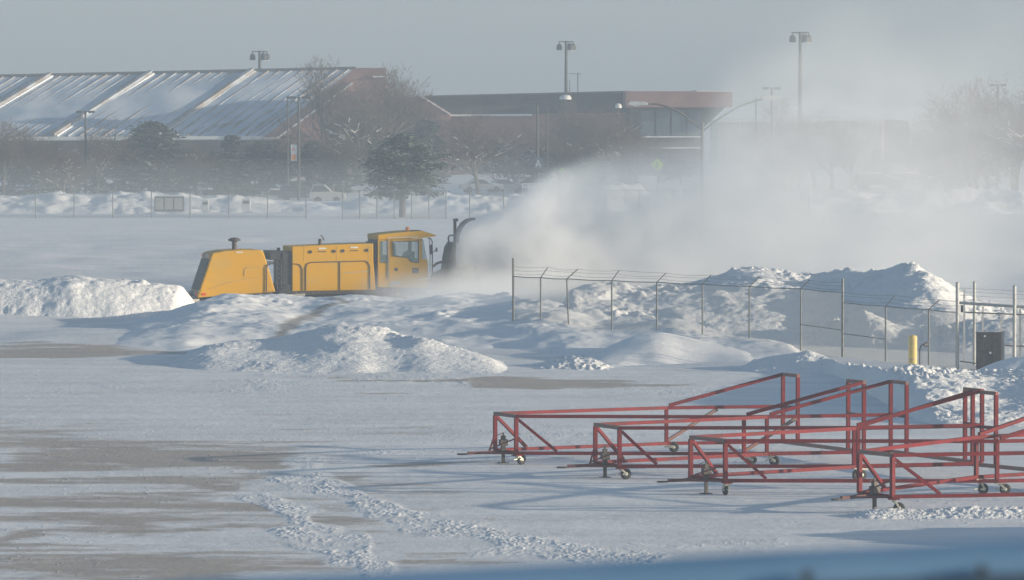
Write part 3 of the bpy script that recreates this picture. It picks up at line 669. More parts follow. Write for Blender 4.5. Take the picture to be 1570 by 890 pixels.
def near_fence(sec, zt, label, nm, rails=()):
    root = empty('chain_link_fence', (0, 0, 0), 0, label, 'fence')
    pos = []
    for px, py, arm in sec:
        u, q = (px - 785) / F, (445 - py) / F; t = (zt - H) / (-ST + q * CT); pos.append((u * t, (CT + q * ST) * t, zt))
    for i, ((px, py, arm), p) in enumerate(zip(sec, pos)):
        b = MB(); term = arm == 0
        lean = -.12 if px == 873 else 0
        if not (term and px in (1467,)) and not (nm == 2 and term):
            b.bar((p[0] - lean * 0, p[1], -.3), (p[0] + lean, p[1], p[2] + (.85 if px == 787 else .62 if term else 0)), .055 if term else .036, n=10)
            po = b.build('post', M['galv'], root, smooth=False)
            if not term:
                b = MB(); q = P(arm[0], arm[1], p[1] - .0); b.bar((p[0] + lean, p[1], p[2]), q, .022); b.build('barb_arm', M['galv'], po)
    b = MB()
    for a, c in zip(pos[:-1], pos[1:]):
        m_ = ((a[0] + c[0]) / 2, (a[1] + c[1]) / 2, (a[2] + c[2]) / 2 - .03)
        b.bar(a, m_, .024, n=6); b.bar(m_, c, .024, n=6)
    b.build('top_rail', M['galv'], root)
    for i, z0, z1 in rails:
        a, c = pos[i], pos[i + 1]; b = MB(); b.bar((a[0], a[1], z0), (c[0], c[1], z1), .022, n=6); b.build('middle_rail', M['galv'], root)
    # three barbed wires through the arm tips
    for k, fr in enumerate((.35, .68, 1.0)):
        b = MB(); pts = []
        for (px, py, arm), p in zip(sec, pos):
            if arm == 0: pts.append(Vector((p[0], p[1], p[2] + .12 + .17 * k)))
            else: pts.append(Vector(p).lerp(Vector(P(arm[0], arm[1], p[1])), fr))
        for a, c in zip(pts[:-1], pts[1:]):
            n = max(3, int((c - a).length / .25)); prev = a
            for j in range(1, n + 1):
                t = j / n; d = a.lerp(c, t); d.z -= .08 * 4 * t * (1 - t) * (.6 + .4 * math.sin(k * 3 + a.x))
                b.bar(prev, d, .0065, n=3, cap=False)
                b.bar((d.x - .02, d.y, d.z - .03), (d.x + .02, d.y, d.z + .03), .006, n=3, cap=False)
                prev = d
        b.build('barbed_wire', M['galv'], root)
    b = MB()
    for a, c in zip(pos[:-1], pos[1:]): chain(b, a[:2], c[:2], -.1, a[2], -.1, c[2])
    b.build('wire_mesh', M['galvlight'], root)
    return pos
p1 = near_fence(sec1, 2.78, 'galvanised chain-link fence with angled barbed wire arms, long section left of the tall post', 1, rails=[(7, 1.2, 1.15)])
p2 = near_fence(sec2, 2.35, 'lower chain-link fence section between the tall post and the gate', 2, rails=[(0, 1.0, .95)])
# gate
gy = p2[-1][1]
gt = empty('sliding_gate', (0, 0, 0), 0, 'galvanised slide gate with round posts and a thick top beam at the right edge', 'gate')
for px, y0, dd, r_ in ((1468, 433, 0, .075), (1494, 432, 3.0, .065), (1555.5, 438, -1.0, .075)):
    a = P(px, y0, gy + dd); b = MB(); b.lathe((a[0], a[1], 0), [(r_, -.3), (r_, a[2] - .03), (r_ * 1.15, a[2] - .02), (r_ * .9, a[2])], 14); b.build('gate_post', M['galvlight'], gt)
for px, y0, dd, m_ in ((1478.5, 444, 1.2, 'white'), (1507, 470, 1.5, 'white'), (1535, 472, 1.2, 'white'), (1564, 474, .5, 'galvlight')):
    a = P(px, y0, gy + dd); b = MB(); b.bar((a[0], a[1], -.2), a, .04); b.build('gate_upright', M[m_], gt)
b = MB(); a, c = P(1471, 464.5, gy - .2), P(1640, 476, gy - 1.2); b.bar(a, c, .065, n=10); b.build('top_beam', M['galvlight'], gt)
b = MB(); a, c = P(1479, 479, gy + .5), P(1640, 486, gy - .3); b.bar(a, c, .03, n=8); b.build('lower_rail', M['galv'], gt)
b = MB(); a, c = P(1472, 554, gy), P(1500, 558, gy); b.bar(a, c, .03, n=6); a, c = P(1540, 530, gy), P(1640, 534, gy); b.bar(a, c, .03, n=6); b.build('bottom_rail', M['steel'], gt)
b = MB(); a, c = P(1470, 478, gy), P(1640, 486, gy - .8); chain(b, a[:2], c[:2], -.1, a[2], -.1, c[2]); b.build('wire_mesh', M['galvlight'], gt)
b = MB()
for k in range(3):
    a, c = P(1471, 450 - k * 5.5 + 3, gy), P(1640, 462 - k * 6, gy); b.bar(a, c, .006, n=3)
b.build('barbed_wire', M['galv'], gt)
b = MB(); a = P(1473, 468, gy); b.box((a[0], a[1] - .06, a[2] - .3), (a[0] + .1, a[1] + .06, a[2])); a = P(1553, 474, gy - 1); b.box((a[0], a[1] - .06, a[2] - .3), (a[0] + .1, a[1] + .06, a[2])); b.build('roller_guide', M['black'], gt, bevel=.01)
# gate operator box
a, c = P(1498, 512, gy - 1.0), P(1536, 557, gy - 1.0)
ob = empty('gate_operator', ((a[0] + c[0]) / 2, gy - .7, 0), 0, 'black gate operator cabinet standing beside the gate posts', 'cabinet')
W_ = (c[0] - a[0]) / 2
b = MB(); b.box((-W_, -.3, -.1), (W_, .3, a[2])); b.build('housing', M['black'], ob, bevel=.03)
b = MB(); b.box((-W_ - .02, -.32, a[2] + .001), (W_ + .02, .32, a[2] + .05)); b.build('lid', M['steel'], ob, bevel=.015)
b = MB(); b.box((W_ * .28, -.312, .1), (W_ * .33, -.302, a[2] - .05)); b.build('door_seam', M['steel'], ob)
b = MB(); b.box((-W_ * .45, -.32, a[2] - .14), (-W_ * .3, -.302, a[2] - .06)); b.box((0, -.32, a[2] * .45), (.08, -.302, a[2] * .5)); b.build('latch', M['white'], ob)
b = MB(); b.box((W_ + .03, -.2, -.1), (W_ + .12, 0, a[2] + .1)); b.build('side_post', M['galvlight'], ob)
# bollard and card reader pedestal
a = P(1399.5, 514, 240); bo = empty('bollard', (a[0], 240, 0), 0, 'faded yellow bollard in front of the fence', 'bollard')
b = MB(); b.lathe((0, 0, 0), [(.18, -.2), (.18, a[2] - .1), (.15, a[2] - .03), (.08, a[2])], 18); b.build('sleeve', M['bollard'], bo, smooth=False)
b = MB(); b.lathe((0, 0, 0), [(.184, .55), (.184, .58)], 18); b.lathe((0, 0, 0), [(.184, 1.0), (.184, 1.02)], 18); b.build('groove_band', M['tan'], bo)
a = P(1410, 529, 241); cr = empty('card_reader_post', (a[0], 241, 0), 0, 'black gooseneck card reader stand right of the yellow bollard', 'card reader')
b = MB(); top = a[2]; pts = [(0, 0, -.2), (0, 0, top - .25), (.03, 0, top - .1), (.1, 0, top), (.2, 0, top + .03)]; b.path(pts, .03, 8); b.build('gooseneck', M['black'], cr)
b = MB(); b.box((.18, -.1, top - .07), (.36, .06, top + .1)); hb = b.build('reader_box', M['steel'], cr, bevel=.015)
b = MB(); b.box((.2, -.112, top - .03), (.34, -.102, top + .06)); b.build('reader_face', M['greybar'], hb)

# ------------------------------------------------------------ ledge near the camera
LY = 10.0
lg = empty('window_ledge', (0, LY, 0), 0, 'blurred blue metal ledge with bolt heads across the bottom right corner', 'ledge')
edge = [(150,905),(300,892),(600,880),(900,866),(1200,849),(1500,834),(1720,824)]
b = MB()
prof = [(0, 0), (-.006, .006), (-.02, .010), (-.05, .002), (-.075, -.012), (-.085, -.035), (-.08, -.09), (.10, -.09), (.10, -.012)]
n = len(prof); prev = None
for px, py in edge:
    a = P(px, py, LY); b.v.append(np.array([(a[0], dy, a[2] - .004 + dz) for dy, dz in prof])); base = b.n; b.n += n
    if prev is not None:
        for i in range(n): b.f.append((prev + i, prev + (i + 1) % n, base + (i + 1) % n, base + i))
    else: b.f.append(tuple(range(base, base + n)))
    prev = base
b.f.append(tuple(range(prev, prev + n))[::-1])
b.build('metal_cap', M['ledge'], lg)
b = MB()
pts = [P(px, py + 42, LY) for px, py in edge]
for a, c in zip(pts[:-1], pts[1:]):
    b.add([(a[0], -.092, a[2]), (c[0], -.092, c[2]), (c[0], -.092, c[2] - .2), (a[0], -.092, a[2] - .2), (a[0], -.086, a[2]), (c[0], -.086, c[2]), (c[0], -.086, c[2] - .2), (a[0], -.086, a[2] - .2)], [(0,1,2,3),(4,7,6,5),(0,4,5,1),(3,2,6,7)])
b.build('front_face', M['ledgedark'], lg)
for px, py in ((1238, 884), (1506, 876)):
    a = P(px, py, LY - .1); b = MB(); b.lathe((a[0], -.094, a[2]), [(.009, -.006), (.009, .006)], 14, 'y'); b.build('bolt_head', M['black'], lg)

# ------------------------------------------------------------ left hall with the sloped metal roof
YE, YR = 690.0, 713.0
hall = empty('sloped_roof_hall', (0, 0, 0), 0, 'long low hall with a big sloping snow-dusted metal roof at left', 'building')
eL, eR = Vector(P(-180, 211, YE)), Vector(P(405, 208.5, YE))
rL, rR = Vector(P(-20, 118.5, YR)), Vector(P(545, 106, YR))
def roofpt(s, t, up=0):
    e = eL.lerp(eR, s); r = rL.lerp(rR, s); p = e.lerp(r, t); return Vector((p.x, p.y - up * .3, p.z + up))
b = MB(); k = [roofpt(0, 0), roofpt(1, 0), roofpt(1, 1), roofpt(0, 1)]; b.add([tuple(q) for q in k] + [(q.x, q.y + .2, q.z - .5) for q in k], [(0,1,2,3),(7,6,5,4),(0,4,5,1),(1,5,6,2),(2,6,7,3),(3,7,4,0)])
rf = b.build('roof', mat('thin_snow_on_blue_roof', (.34, .44, .56), .5, col2=(.74, .76, .79), nscale=.22, anis=(1, .5, 1), lo=.38, hi=.68), hall)
random.seed(4)
maj = [-.02 + .2705 * k + .04 for k in range(0, 5)]
maj = [.17, .445, .72]
nrib = 32
for k in range(nrib):
    s = (k + .5) / nrib; b = MB()
    a, c = roofpt(s, .0, .03), roofpt(s, 1, .03); b.bar(a, c, .06 + .06 * hsh(np.array(k), np.array(1), 3), n=4)
    b.build('roof_rib', M['roofmetal'], rf)
for s in maj:
    b = MB(); b.bar(roofpt(s, 0, .12), roofpt(s, 1, .12), .3); b.build('roof_batten', M['roofmetal'], rf)
    b = MB(); b.bar(roofpt(s + .010, 0, .0), roofpt(s + .010, 1, .0), .15); b.build('snow_strip', M['snow'], rf)
random.seed(9)
for k in range(60):                                     # bare metal where snow has slid off
    s = random.choice([.8 + random.random() * .17, random.random()]); t0 = random.random() * .7; t1 = t0 + .1 + random.random() * .25
    b = MB(); a, c, d, e = roofpt(s, t0, .02), roofpt(s + .008, t0, .02), roofpt(s + .009, min(t1, 1), .02), roofpt(s + .002, min(t1, 1), .02)
    b.add([tuple(q) for q in (a, c, d, e)] + [(q.x, q.y + .02, q.z - .05) for q in (a, c, d, e)], [(0,1,2,3),(0,4,5,1),(1,5,6,2),(2,6,7,3),(3,7,4,0)])
    b.build('bare_metal_strip', M['roofmetal'], rf)
b = MB(); b.bar(rL + Vector((0, -.2, .12)), rR + Vector((0, -.2, .12)), .16); b.build('ridge_cap', M['fascia'], rf)
b = MB(); b.bar(eL + Vector((0, -.3, -.2)), eR + Vector((3.2, -.3, -.2)), .2); b.build('eave_gutter', M['white'], hall)
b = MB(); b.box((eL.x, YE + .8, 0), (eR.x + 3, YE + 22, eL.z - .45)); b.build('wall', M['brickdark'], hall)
def slab(px, Y0, Y1):
    b = MB(); v = [P(a, c, Y0) for a, c in px]; n = len(v)
    b.add(v + [(x, Y1, z) for x, y, z in v], [tuple(range(n)), tuple(range(2 * n - 1, n - 1, -1))] + [(i, n + i, n + (i + 1) % n, (i + 1) % n) for i in range(n)])
    return b
slab([(404,210.5),(545,104.5),(592,104.5),(592,152),(505,152),(425,210.5)], 688.5, 690.5).build('gable_parapet', M['brick'], hall)
slab([(425,211),(540,126.5),(541,128.5),(427,212)], 688.1, 688.45).build('snow_line', M['snow'], hall)
slab([(428,212),(541,128.5),(592,128.5),(592,292),(428,292)], 689.5, 700).build('gable_wall', M['brick'], hall)
slab([(572,117),(592,116.5),(592,118.5),(572,119)], 688.1, 688.45).build('snow_line', M['snow'], hall)
# ------------------------------------------------------------ brick building in the middle
bb = empty('brick_building', (0, 0, 0), 0, 'flat-roofed red brick building with dark upper storey in the middle distance', 'building')
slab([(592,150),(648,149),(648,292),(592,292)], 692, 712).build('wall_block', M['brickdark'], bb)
slab([(648,149.5),(690,176),(690,292),(648,292)], 691, 705).build('wedge_wall', M['brick'], bb)
slab([(690,177),(960,174),(960,292),(690,292)], 694, 720).build('wall', M['brick'], bb)
slab([(650,148.5),(960,141),(960,175),(690,177.5)], 706, 730).build('upper_storey', M['darkroof'], bb)
slab([(690,176),(816,175),(816,178),(690,178.5)], 693.4, 693.9).build('snow_line', M['snow'], bb)
slab([(648,148),(690,175),(690,176.5),(647,149.5)], 690.5, 690.95).build('snow_line', M['snow'], bb)
slab([(648,147),(962,139.5),(962,142),(648,149.5)], 704.5, 705.9).build('roof_edge', M['fascia'], bb)
slab([(960,141),(1123,141),(1123,165),(960,165)], 686, 722).build('brick_fascia', M['brick'], bb)
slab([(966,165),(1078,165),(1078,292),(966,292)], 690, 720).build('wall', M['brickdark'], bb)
slab([(1075,165),(1112,165),(1075,200)], 689, 700).build('soffit_brace', M['darkroof'], bb)
for x0 in (982, 1006, 1030, 1054):
    slab([(x0,169),(x0 + 21,169),(x0 + 21,208),(x0,208)], 689.4, 689.95).build('window', M['window'], bb)
slab([(982,209),(1076,209),(1076,211.2),(982,211.2)], 688.8, 689.9).build('ledge', M['snow'], bb)
slab([(992,226.5),(1076,226),(1076,228),(992,228.5)], 688.8, 689.9).build('ledge', M['snow'], bb)
slab([(1068,139.3),(1123,139.3),(1123,141),(1068,141)], 687, 700).build('roof_snow', M['snow'], bb)
# roof vents and aerials
for px, py, w_ in ((867,150,9), (948,163,5)):
    a = P(px, py, 684); v_ = empty('dome_lamp', (a[0], 684, 0), 0, 'small pale dome lamp on a thin pole before the brick building', 'lamp', 'pale dome lamps')
    b = MB(); b.lathe((0, 0, a[2]), [(w_ / 13, -.22), (w_ / 13, 0), (w_ / 18, .25), (.05, .33)], 14); b.build('dome', M['white'], v_)
    b = MB(); b.bar((0, 0, 0), (0, 0, a[2] - .2), .07, n=6); b.build('pole', M['lampgrey'], v_)
a = P(886, 112, 715); an = empty('roof_aerial', (a[0], 715, P(886, 143, 715)[2]), 0, 'thin roof aerial behind the brick building beside the tall lamp', 'aerial')
h_ = a[2] - P(886, 143, 715)[2]; b = MB(); b.bar((0, 0, -1), (0, 0, h_), .06, n=6); b.bar((-1, 0, -1), (-1, 0, h_ - .9), .05, n=6); b.bar((-1.1, 0, h_ - .1), (.4, 0, h_ - .15), .04, n=6); b.build('mast', M['lampgrey'], an)
# pale ribbed warehouse far right
wh = empty('pale_warehouse', (0, 0, 0), 0, 'pale ribbed warehouse half lost in the blowing snow at right', 'building')
wl = slab([(1100,188),(1355,184),(1355,262),(1100,262)], 800, 830).build('wall', M['cream'], wh)
for k in range(44):
    x0 = 1102 + k * 5.8; b = slab([(x0,188),(x0 + 1.6,188),(x0 + 1.6,262),(x0,262)], 799.7, 799.98); b.build('siding_rib', M['tan'], wl)
slab([(1355.2,185),(1394,186),(1394,262),(1355.2,262)], 803, 830).build('end_wall', M['fascia'], wh)
slab([(1098,185.5),(1357,182.5),(1357,185),(1098,188)], 799, 831).build('roof_edge', M['white'], wh)

# ------------------------------------------------------------ lamps
def floodmast(px, y0, Y, label, ybase=None):
    a = P(px, y0, Y); s = Y / 9000
    t = empty('flood_light_mast', (a[0], Y, 0), 0, label, 'light mast', 'tall masts with clusters of hooded floodlights')
    b = MB(); b.bar((0, 0, 0), (0, 0, a[2]), .32, .16, n=8); b.build('pole', M['lampgrey'], t)
    b = MB(); b.bar((-.95, 0, a[2] - .1), (.95, 0, a[2] - .1), .06); b.bar((0, -.9, a[2] - .1), (0, .9, a[2] - .1), .06); b.build('cross_arm', M['lampgrey'], t)
    for x, y in ((-.85, -.1), (.55, -.7), (.9, .1), (.35, .8)):
        b = MB(); b.bar((x, y, a[2] - .1), (x, y, a[2] - .35), .05); b.lathe((x, y, a[2] - .35), [(.15, 0), (.34, -.25), (.36, -.75), (.3, -.8)], 12); hh = b.build('lamp_hood', M['lampgrey'], t)
        b = MB(); b.lathe((x, y, a[2] - .35), [(.29, -.84), (.29, -.81)], 12); b.build('lens', M['alum'], hh)
floodmast(398, 78, 725, 'hooded floodlight mast rising behind the sloped metal roof')
floodmast(868, 63, 735, 'hooded floodlight mast rising behind the brick building')
floodmast(1227, 49, 640, 'hooded floodlight mast above the bare trees at right, fading into blown snow')
def shoebox(px, y0, Y, label, w_=.95, arms=2, banner=False):
    a = P(px, y0, Y)
    t = empty('parking_lot_lamp', (a[0], Y, 0), 0, label, 'lamp post', 'dark box-headed parking lot lamps')
    b = MB(); b.bar((0, 0, 0), (0, 0, a[2]), .15, .1, n=8); b.build('pole', M['lampgrey'], t)
    for s in ((-1, 1) if arms == 2 else (-1,)):
        b = MB(); b.bar((0, 0, a[2] - .05), (s * .35, 0, a[2] - .05), .04); b.box((min(s * .3, s * w_), -.25, a[2] - .18), (max(s * .3, s * w_), .25, a[2] + .06)); b.build('lamp_head', M['lampgrey'], t, bevel=.03)
    if banner:
        z = P(px, 222, Y)[2]; b = MB(); b.box((-.75, -.03, z - 1.55), (-.18, .03, z)); bn = b.build('banner', M['white'], t)
        b = MB(); b.box((-.7, -.045, z - 1.45), (-.25, -.034, z - .95)); b.box((-.6, -.045, z - .6), (-.45, -.034, z - .3)); b.build('banner_print', M['orange'], bn)
shoebox(131, 171, 600, 'box-headed lamp post in front of the sloped metal roof, farthest left')
shoebox(458, 149, 560, 'box-headed lamp post carrying a small printed banner', 1.15, banner=True)
shoebox(824, 157, 590, 'box-headed lamp post before the brick building, left of the thin pole', .8)
shoebox(1183, 135, 620, 'faint box-headed lamp post right of the twin street lamp', .95)
shoebox(1530, 130, 600, 'box-headed lamp post among hazy bare trees at the right edge', .85)
for px, y0, Y, lab in ((839, 166, 600, 'plain thin pole beside the middle box-headed lamp'), (1159, 150, 560, 'plain thin pole left of the faint box-headed lamp'), (441, 152, 575, 'plain thin pole left of the bannered lamp')):
    a = P(px, y0, Y); b = MB(); b.bar((0, 0, 0), (0, 0, a[2]), .1, .07, n=8); o = b.build('thin_pole', M['lampgrey'], None); o.location = (a[0], Y, 0); tag(o, lab, 'pole')
# twin arm street lamp
SY = 330; base = P(1077, 195, SY)
sl = empty('twin_street_lamp', (base[0], SY, 0), 0, 'twin curved arm street lamp rising out of the snow plume', 'street lamp')
b = MB(); b.bar((0, 0, 0), (0, 0, base[2] + .25), .12, .09, n=10); b.build('pole', M['lamppost'], sl)
for pts, tip in (([(1077,200),(1062,188),(1045,174),(1025,164),(1008,160),(992,159.5)], (963,993,159)), ([(1077,202),(1092,190),(1112,176),(1135,163),(1155,156),(1170,152)], (1166,1198,150))):
    q = [Vector(P(x, y, SY)) - Vector((base[0], SY, 0)) for x, y in pts]; b = MB(); b.path(q, .05, 8); am = b.build('curved_arm', M['lamppost'], sl)
    a, c = (Vector(P(tip[0], tip[2], SY)) - Vector((base[0], SY, 0))), (Vector(P(tip[1], tip[2] + 1.0, SY)) - Vector((base[0], SY, 0)))
    b = MB(); x0, x1, zz = a.x, c.x, a.z
    b.prism([(x0, zz + .02), (x0 + .1, zz + .12), (x1 - .15, zz + .1), (x1, zz + .02), (x1, zz - .08), (x0 + .4, zz - .16), (x0, zz - .08)], -.2, .2); b.build('lamp_head', M['white'], am, bevel=.04)

# ------------------------------------------------------------ far fence, signs and small things by the car park
def far_fence(px0, px1, step, Y, top, label, r_=.05):
    t = empty('far_fence', (0, 0, 0), 0, label, 'fence'); px = px0; prev = None; k = 0
    b = MB(); m_ = MB()
    while px <= px1:
        a = P(px, top, Y); h = 2.5 + (.5 if k % 7 == 0 else 0)
        c = MB(); c.bar((a[0], Y, -.2), (a[0], Y, h), r_, n=6); c.build('post', M['galv'], t)
        if prev: b.bar((prev[0], Y, 2.42), (a[0], Y, 2.42), .035, n=4); chain(m_, (prev[0], Y), (a[0], Y), 0, 2.4, 0, 2.4, .22, .008)
        prev = a; px += step; k += 1
    b.build('top_rail', M['galv'], t); m_.build('wire_mesh', M['galv'], t)
far_fence(-5, 470, 59.3, 508, 299, 'distant chain-link fence along the car park at left')
far_fence(525, 700, 26.5, 505, 299, 'distant chain-link gate panels around the big pine trunk', .045)
far_fence(720, 1250, 52, 508, 299, 'distant chain-link fence behind the blown snow plume')
# cabinet with three panels
a, c = P(237, 300, 521), P(282, 323, 521); cb = empty('panel_cabinet', ((a[0] + c[0]) / 2, 521, c[2] - .1), 0, 'grey box with three pale panels standing in snow by the far fence', 'cabinet')
W_, hh = (c[0] - a[0]) / 2, a[2] - c[2]
b = MB(); b.box((-W_, -.4, 0), (W_, .4, hh)); b.build('frame', M['lampgrey'], cb, bevel=.03)
for k in range(3):
    x0 = -W_ + .1 + k * (2 * W_ - .1) / 3; b = MB(); b.box((x0, -.44, .2), (x0 + (2 * W_ - .1) / 3 - .12, -.402, hh - .12)); b.build('panel', M['tan'], cb)
b = MB(); b.box((-W_, -.4, hh + .003), (W_, .4, hh + .1)); b.build('snow_cap', M['snow'], cb, bevel=.04)
def smallbox(px0, px1, y0, y1, Y, m, name, label, cat):
    a, c = P(px0, y0, Y), P(px1, y1, Y); t = empty(name, ((a[0] + c[0]) / 2, Y, c[2] - .2), 0, label, cat); w_ = (c[0] - a[0]) / 2; h = a[2] - c[2] + .2
    b = MB(); b.box((-w_, -.3, 0), (w_, .3, h)); b.build('case', M[m], t, bevel=.03)
    b = MB(); b.box((-w_ * .75, -.33, h * .62), (w_ * .75, -.302, h * .88)); b.build('vent', M['steel'], t)
    b = MB(); b.box((-w_, -.3, h + .002), (w_, .3, h + .1)); b.build('snow_cap', M['snow'], t, bevel=.04)
smallbox(310, 320, 308, 320, 521, 'white', 'utility_box', 'small white utility box right of the three-panel cabinet', 'utility box')
smallbox(371, 384, 306, 320, 521, 'white', 'utility_box', 'white utility box in front of the far snow heap', 'utility box')
def ped_sign(px, py, Y, s_, label):
    a = P(px, py, Y); t = empty('warning_sign', (a[0], Y, 0), 0, label, 'sign'); z = a[2]
    b = MB(); b.bar((0, .04, 0), (0, .04, z + s_ * .8), .04, n=6); b.build('post', M['lampgrey'], t)
    b = MB(); b.prism([(0, z - s_), (s_, z), (0, z + s_), (-s_, z)], -.02, .01); pl = b.build('sign_plate', M['lime'], t)
    b = MB(); b.lathe((0, -.03, z + s_ * .45), [(s_ * .11, -.005), (s_ * .11, .005)], 10, 'y')
    for q in (((0, .3), (0, -.1)), ((0, -.1), (.2, -.5)), ((0, -.1), (-.2, -.5)), ((0, .2), (.22, 0)), ((0, .2), (-.22, 0))):
        b.bar((q[0][0] * s_, -.03, z + q[0][1] * s_), (q[1][0] * s_, -.03, z + q[1][1] * s_), .05 * s_)
    b.build('walker_symbol', M['black'], pl)
ped_sign(1008, 253, 560, .6, 'bright lime pedestrian warning sign before the brick building')
ped_sign(862, 263, 600, .4, 'smaller dim lime warning sign left of the bright one')
a = P(825, 245, 585); sg = empty('blue_sign', (a[0], 585, 0), 0, 'small blue sign with a white letter A on a post between two poles', 'sign')
b = MB(); b.bar((0, .03, 0), (0, .03, a[2]), .05, n=6); b.build('post', M['lampgrey'], sg)
b = MB(); b.box((-.35, -.03, a[2] - .9), (.35, 0, a[2] + .2)); sp = b.build('sign_plate', mat('sign_blue', (.10, .14, .2), .5), sg)
b = MB(); z = a[2] - .75
for q in (((-.22, 0), (0, .75)), ((.22, 0), (0, .75)), ((-.12, .28), (.12, .28))): b.bar((q[0][0], -.045, z + q[0][1]), (q[1][0], -.045, z + q[1][1]), .045)
b.build('letter', M['white'], sp)
# low white railing
rl = empty('white_railing', (0, 0, 0), 0, 'low white railing in snow right of the box-headed lamp', 'railing')
for px in range(801, 872, 10):
    a = P(px, 282, 570); b = MB(); b.bar((a[0], 570, a[2] - 1.2), (a[0], 570, a[2]), .05); b.build('post', M['white'], rl)
b = MB()
for y_ in (282, 287): b.bar(P(801, y_, 570), P(871, y_, 570), .045)
b.build('rail', M['white'], rl)
# cars
def car(px, py, Y, Lc, hc, m, kind, label, rz=0, snowcap=True):
    a = P(px, py, Y); t = empty('parked_car', (a[0], Y, a[2]), rz, label, 'car', 'snowed-in parked cars')
    h = Lc / 2
    if kind == 'suv': body = [(-h,.45),(-h,1.0),(-h + .15,1.08),(h - 1.2,1.12),(h - .1,.98),(h,.8),(h,.45)]; top = [(-h + .1,1.06),(-h + .35,hc),(h - 2.0,hc),(h - 1.25,1.1)]
    else: body = [(-h,.4),(-h,.85),(-h + .9,.95),(h - 1.2,.92),(h - .1,.78),(h,.4)]; top = [(-h + .75,.93),(-h + 1.35,hc),(h - 2.1,hc),(h - 1.3,.9)]
    b = MB(); b.prism(body, -.9, .9); b.build('body', M[m], t, bevel=.08)
    b = MB(); b.prism(top, -.78, .78); cn = b.build('cabin', M[m], t, bevel=.06)
    b = MB(); c0 = np.array(top).mean(0); b.prism([tuple(c0 + (np.array(q) - c0) * .84) for q in top], -.8, .8); b.build('window', M['black'], cn)
    for x in (-h + .85, h - .85):
        for s in (-1, 1):
            b = MB(); b.lathe((x, s * .82, .33), [(.1, -.1), (.33, -.1), (.33, .1), (.1, .1)], 16, 'y'); b.build('wheel', M['rubber'], t)
    if snowcap:
        b = MB(); b.prism([(top[1][0], hc + .005), (top[1][0] + .1, hc + .14), (top[2][0] - .1, hc + .14), (top[2][0], hc + .005)], -.7, .7); b.build('snow_cap', M['snow'], t, bevel=.04)
        b = MB(); b.prism([(h - 1.2, 1.13 if kind == 'suv' else .93), (h - 1.1, 1.2 if kind == 'suv' else 1.02), (h - .2, 1.1 if kind == 'suv' else .9), (h - .1, 1.0 if kind == 'suv' else .8)], -.75, .75); b.build('snow_cap', M['snow'], t, bevel=.02)
car(428, 314, 578, 4.6, 1.42, 'carsilver', 'sedan', 'grey sedan half buried by the far fence, left of the dark wagon', .1)
car(463, 311, 572, 4.7, 1.72, 'carblue', 'suv', 'dark wagon parked beyond the far fence between sedan and pale van', .05, False)
car(502, 312, 568, 3.5, 1.8, 'carwhite', 'suv', 'pale sunlit van end beyond the far fence', 0, False)
car(738, 296, 600, 4.5, 1.4, 'carwhite', 'sedan', 'white snow-covered car left of the bare tree by the brick wall', .2)
car(775, 296, 602, 4.5, 1.4, 'carsilver', 'sedan', 'grey snow-covered car in front of the brick wall', .2)
car(1345, 291, 560, 4.6, 1.5, 'carblue', 'suv', 'dim dark car in blown snow, left of two at right', .1)
car(1400, 290, 563, 4.6, 1.5, 'carblue', 'suv', 'dim dark car in blown snow, right of two at right', .1)
# far snow heaps around the car park
pile('far_snow_bank', [(-80,305,540),(-10,297,540),(40,302,540),(90,293,540),(110,297,540),(150,301,540),(170,292,540),(195,296,540),(250,301,540),(300,300,540),(345,303,540),(365,297,540),(400,303,540),(420,309,540),(520,309,540),(560,302,540),(640,300,540),(700,298,540),(760,299,540),(860,296,540),(905,292,540),(930,285,542),(955,280,545),(985,288,545),(1010,296,540),(1100,298,540),(1250,296,540),(1400,294,540),(1650,295,540)],
     16, 12, M['dirty'], 'lumpy snow bank along the distant car park', 'snow bank', lumps=.18, lsize=1.6, soft=.4, dx=.2, dy=.6, seed=101, p=1.3)

# ------------------------------------------------------------ trees
def tubes(segs, n):
    """segs: (m, 8) p0 p1 r0 r1 -> vertices and quads"""
    s = np.array(segs); a, b_ = s[:, :3], s[:, 3:6]; d = b_ - a; d /= np.linalg.norm(d, axis=1, keepdims=True) + 1e-9
    up = np.where(np.abs(d[:, 2:3]) < .9, [[0, 0, 1.]], [[0, 1., 0]]); e = np.cross(d, up); e /= np.linalg.norm(e, axis=1, keepdims=True); g = np.cross(e, d)
    vs = []
    for c, r in ((a, s[:, 6]), (b_, s[:, 7])):
        for i in range(n):
            t = 2 * math.pi * i / n; vs.append(c + (e * math.cos(t) + g * math.sin(t)) * r[:, None])
    v = np.stack(vs, 1).reshape(-1, 3); m = len(s); base = np.arange(m)[:, None] * 2 * n
    q = [np.stack([base[:, 0] + i, base[:, 0] + (i + 1) % n, base[:, 0] + n + (i + 1) % n, base[:, 0] + n + i], 1) for i in range(n)]
    return v, np.concatenate(q)
def np_obj(name, v, q, m, parent):
    me = bpy.data.meshes.new(name); me.vertices.add(len(v)); me.vertices.foreach_set('co', v.astype(np.float32).ravel()); k = q.shape[1]
    me.loops.add(q.size); me.loops.foreach_set('vertex_index', q.astype(np.int32).ravel()); me.polygons.add(len(q))
    me.polygons.foreach_set('loop_start', np.arange(len(q), dtype=np.int32) * k); me.polygons.foreach_set('loop_total', np.full(len(q), k, np.int32)); me.update(calc_edges=True)
    me.materials.append(M[m]); o = bpy.data.objects.new(name, me); COL.objects.link(o); o.parent = parent; return o
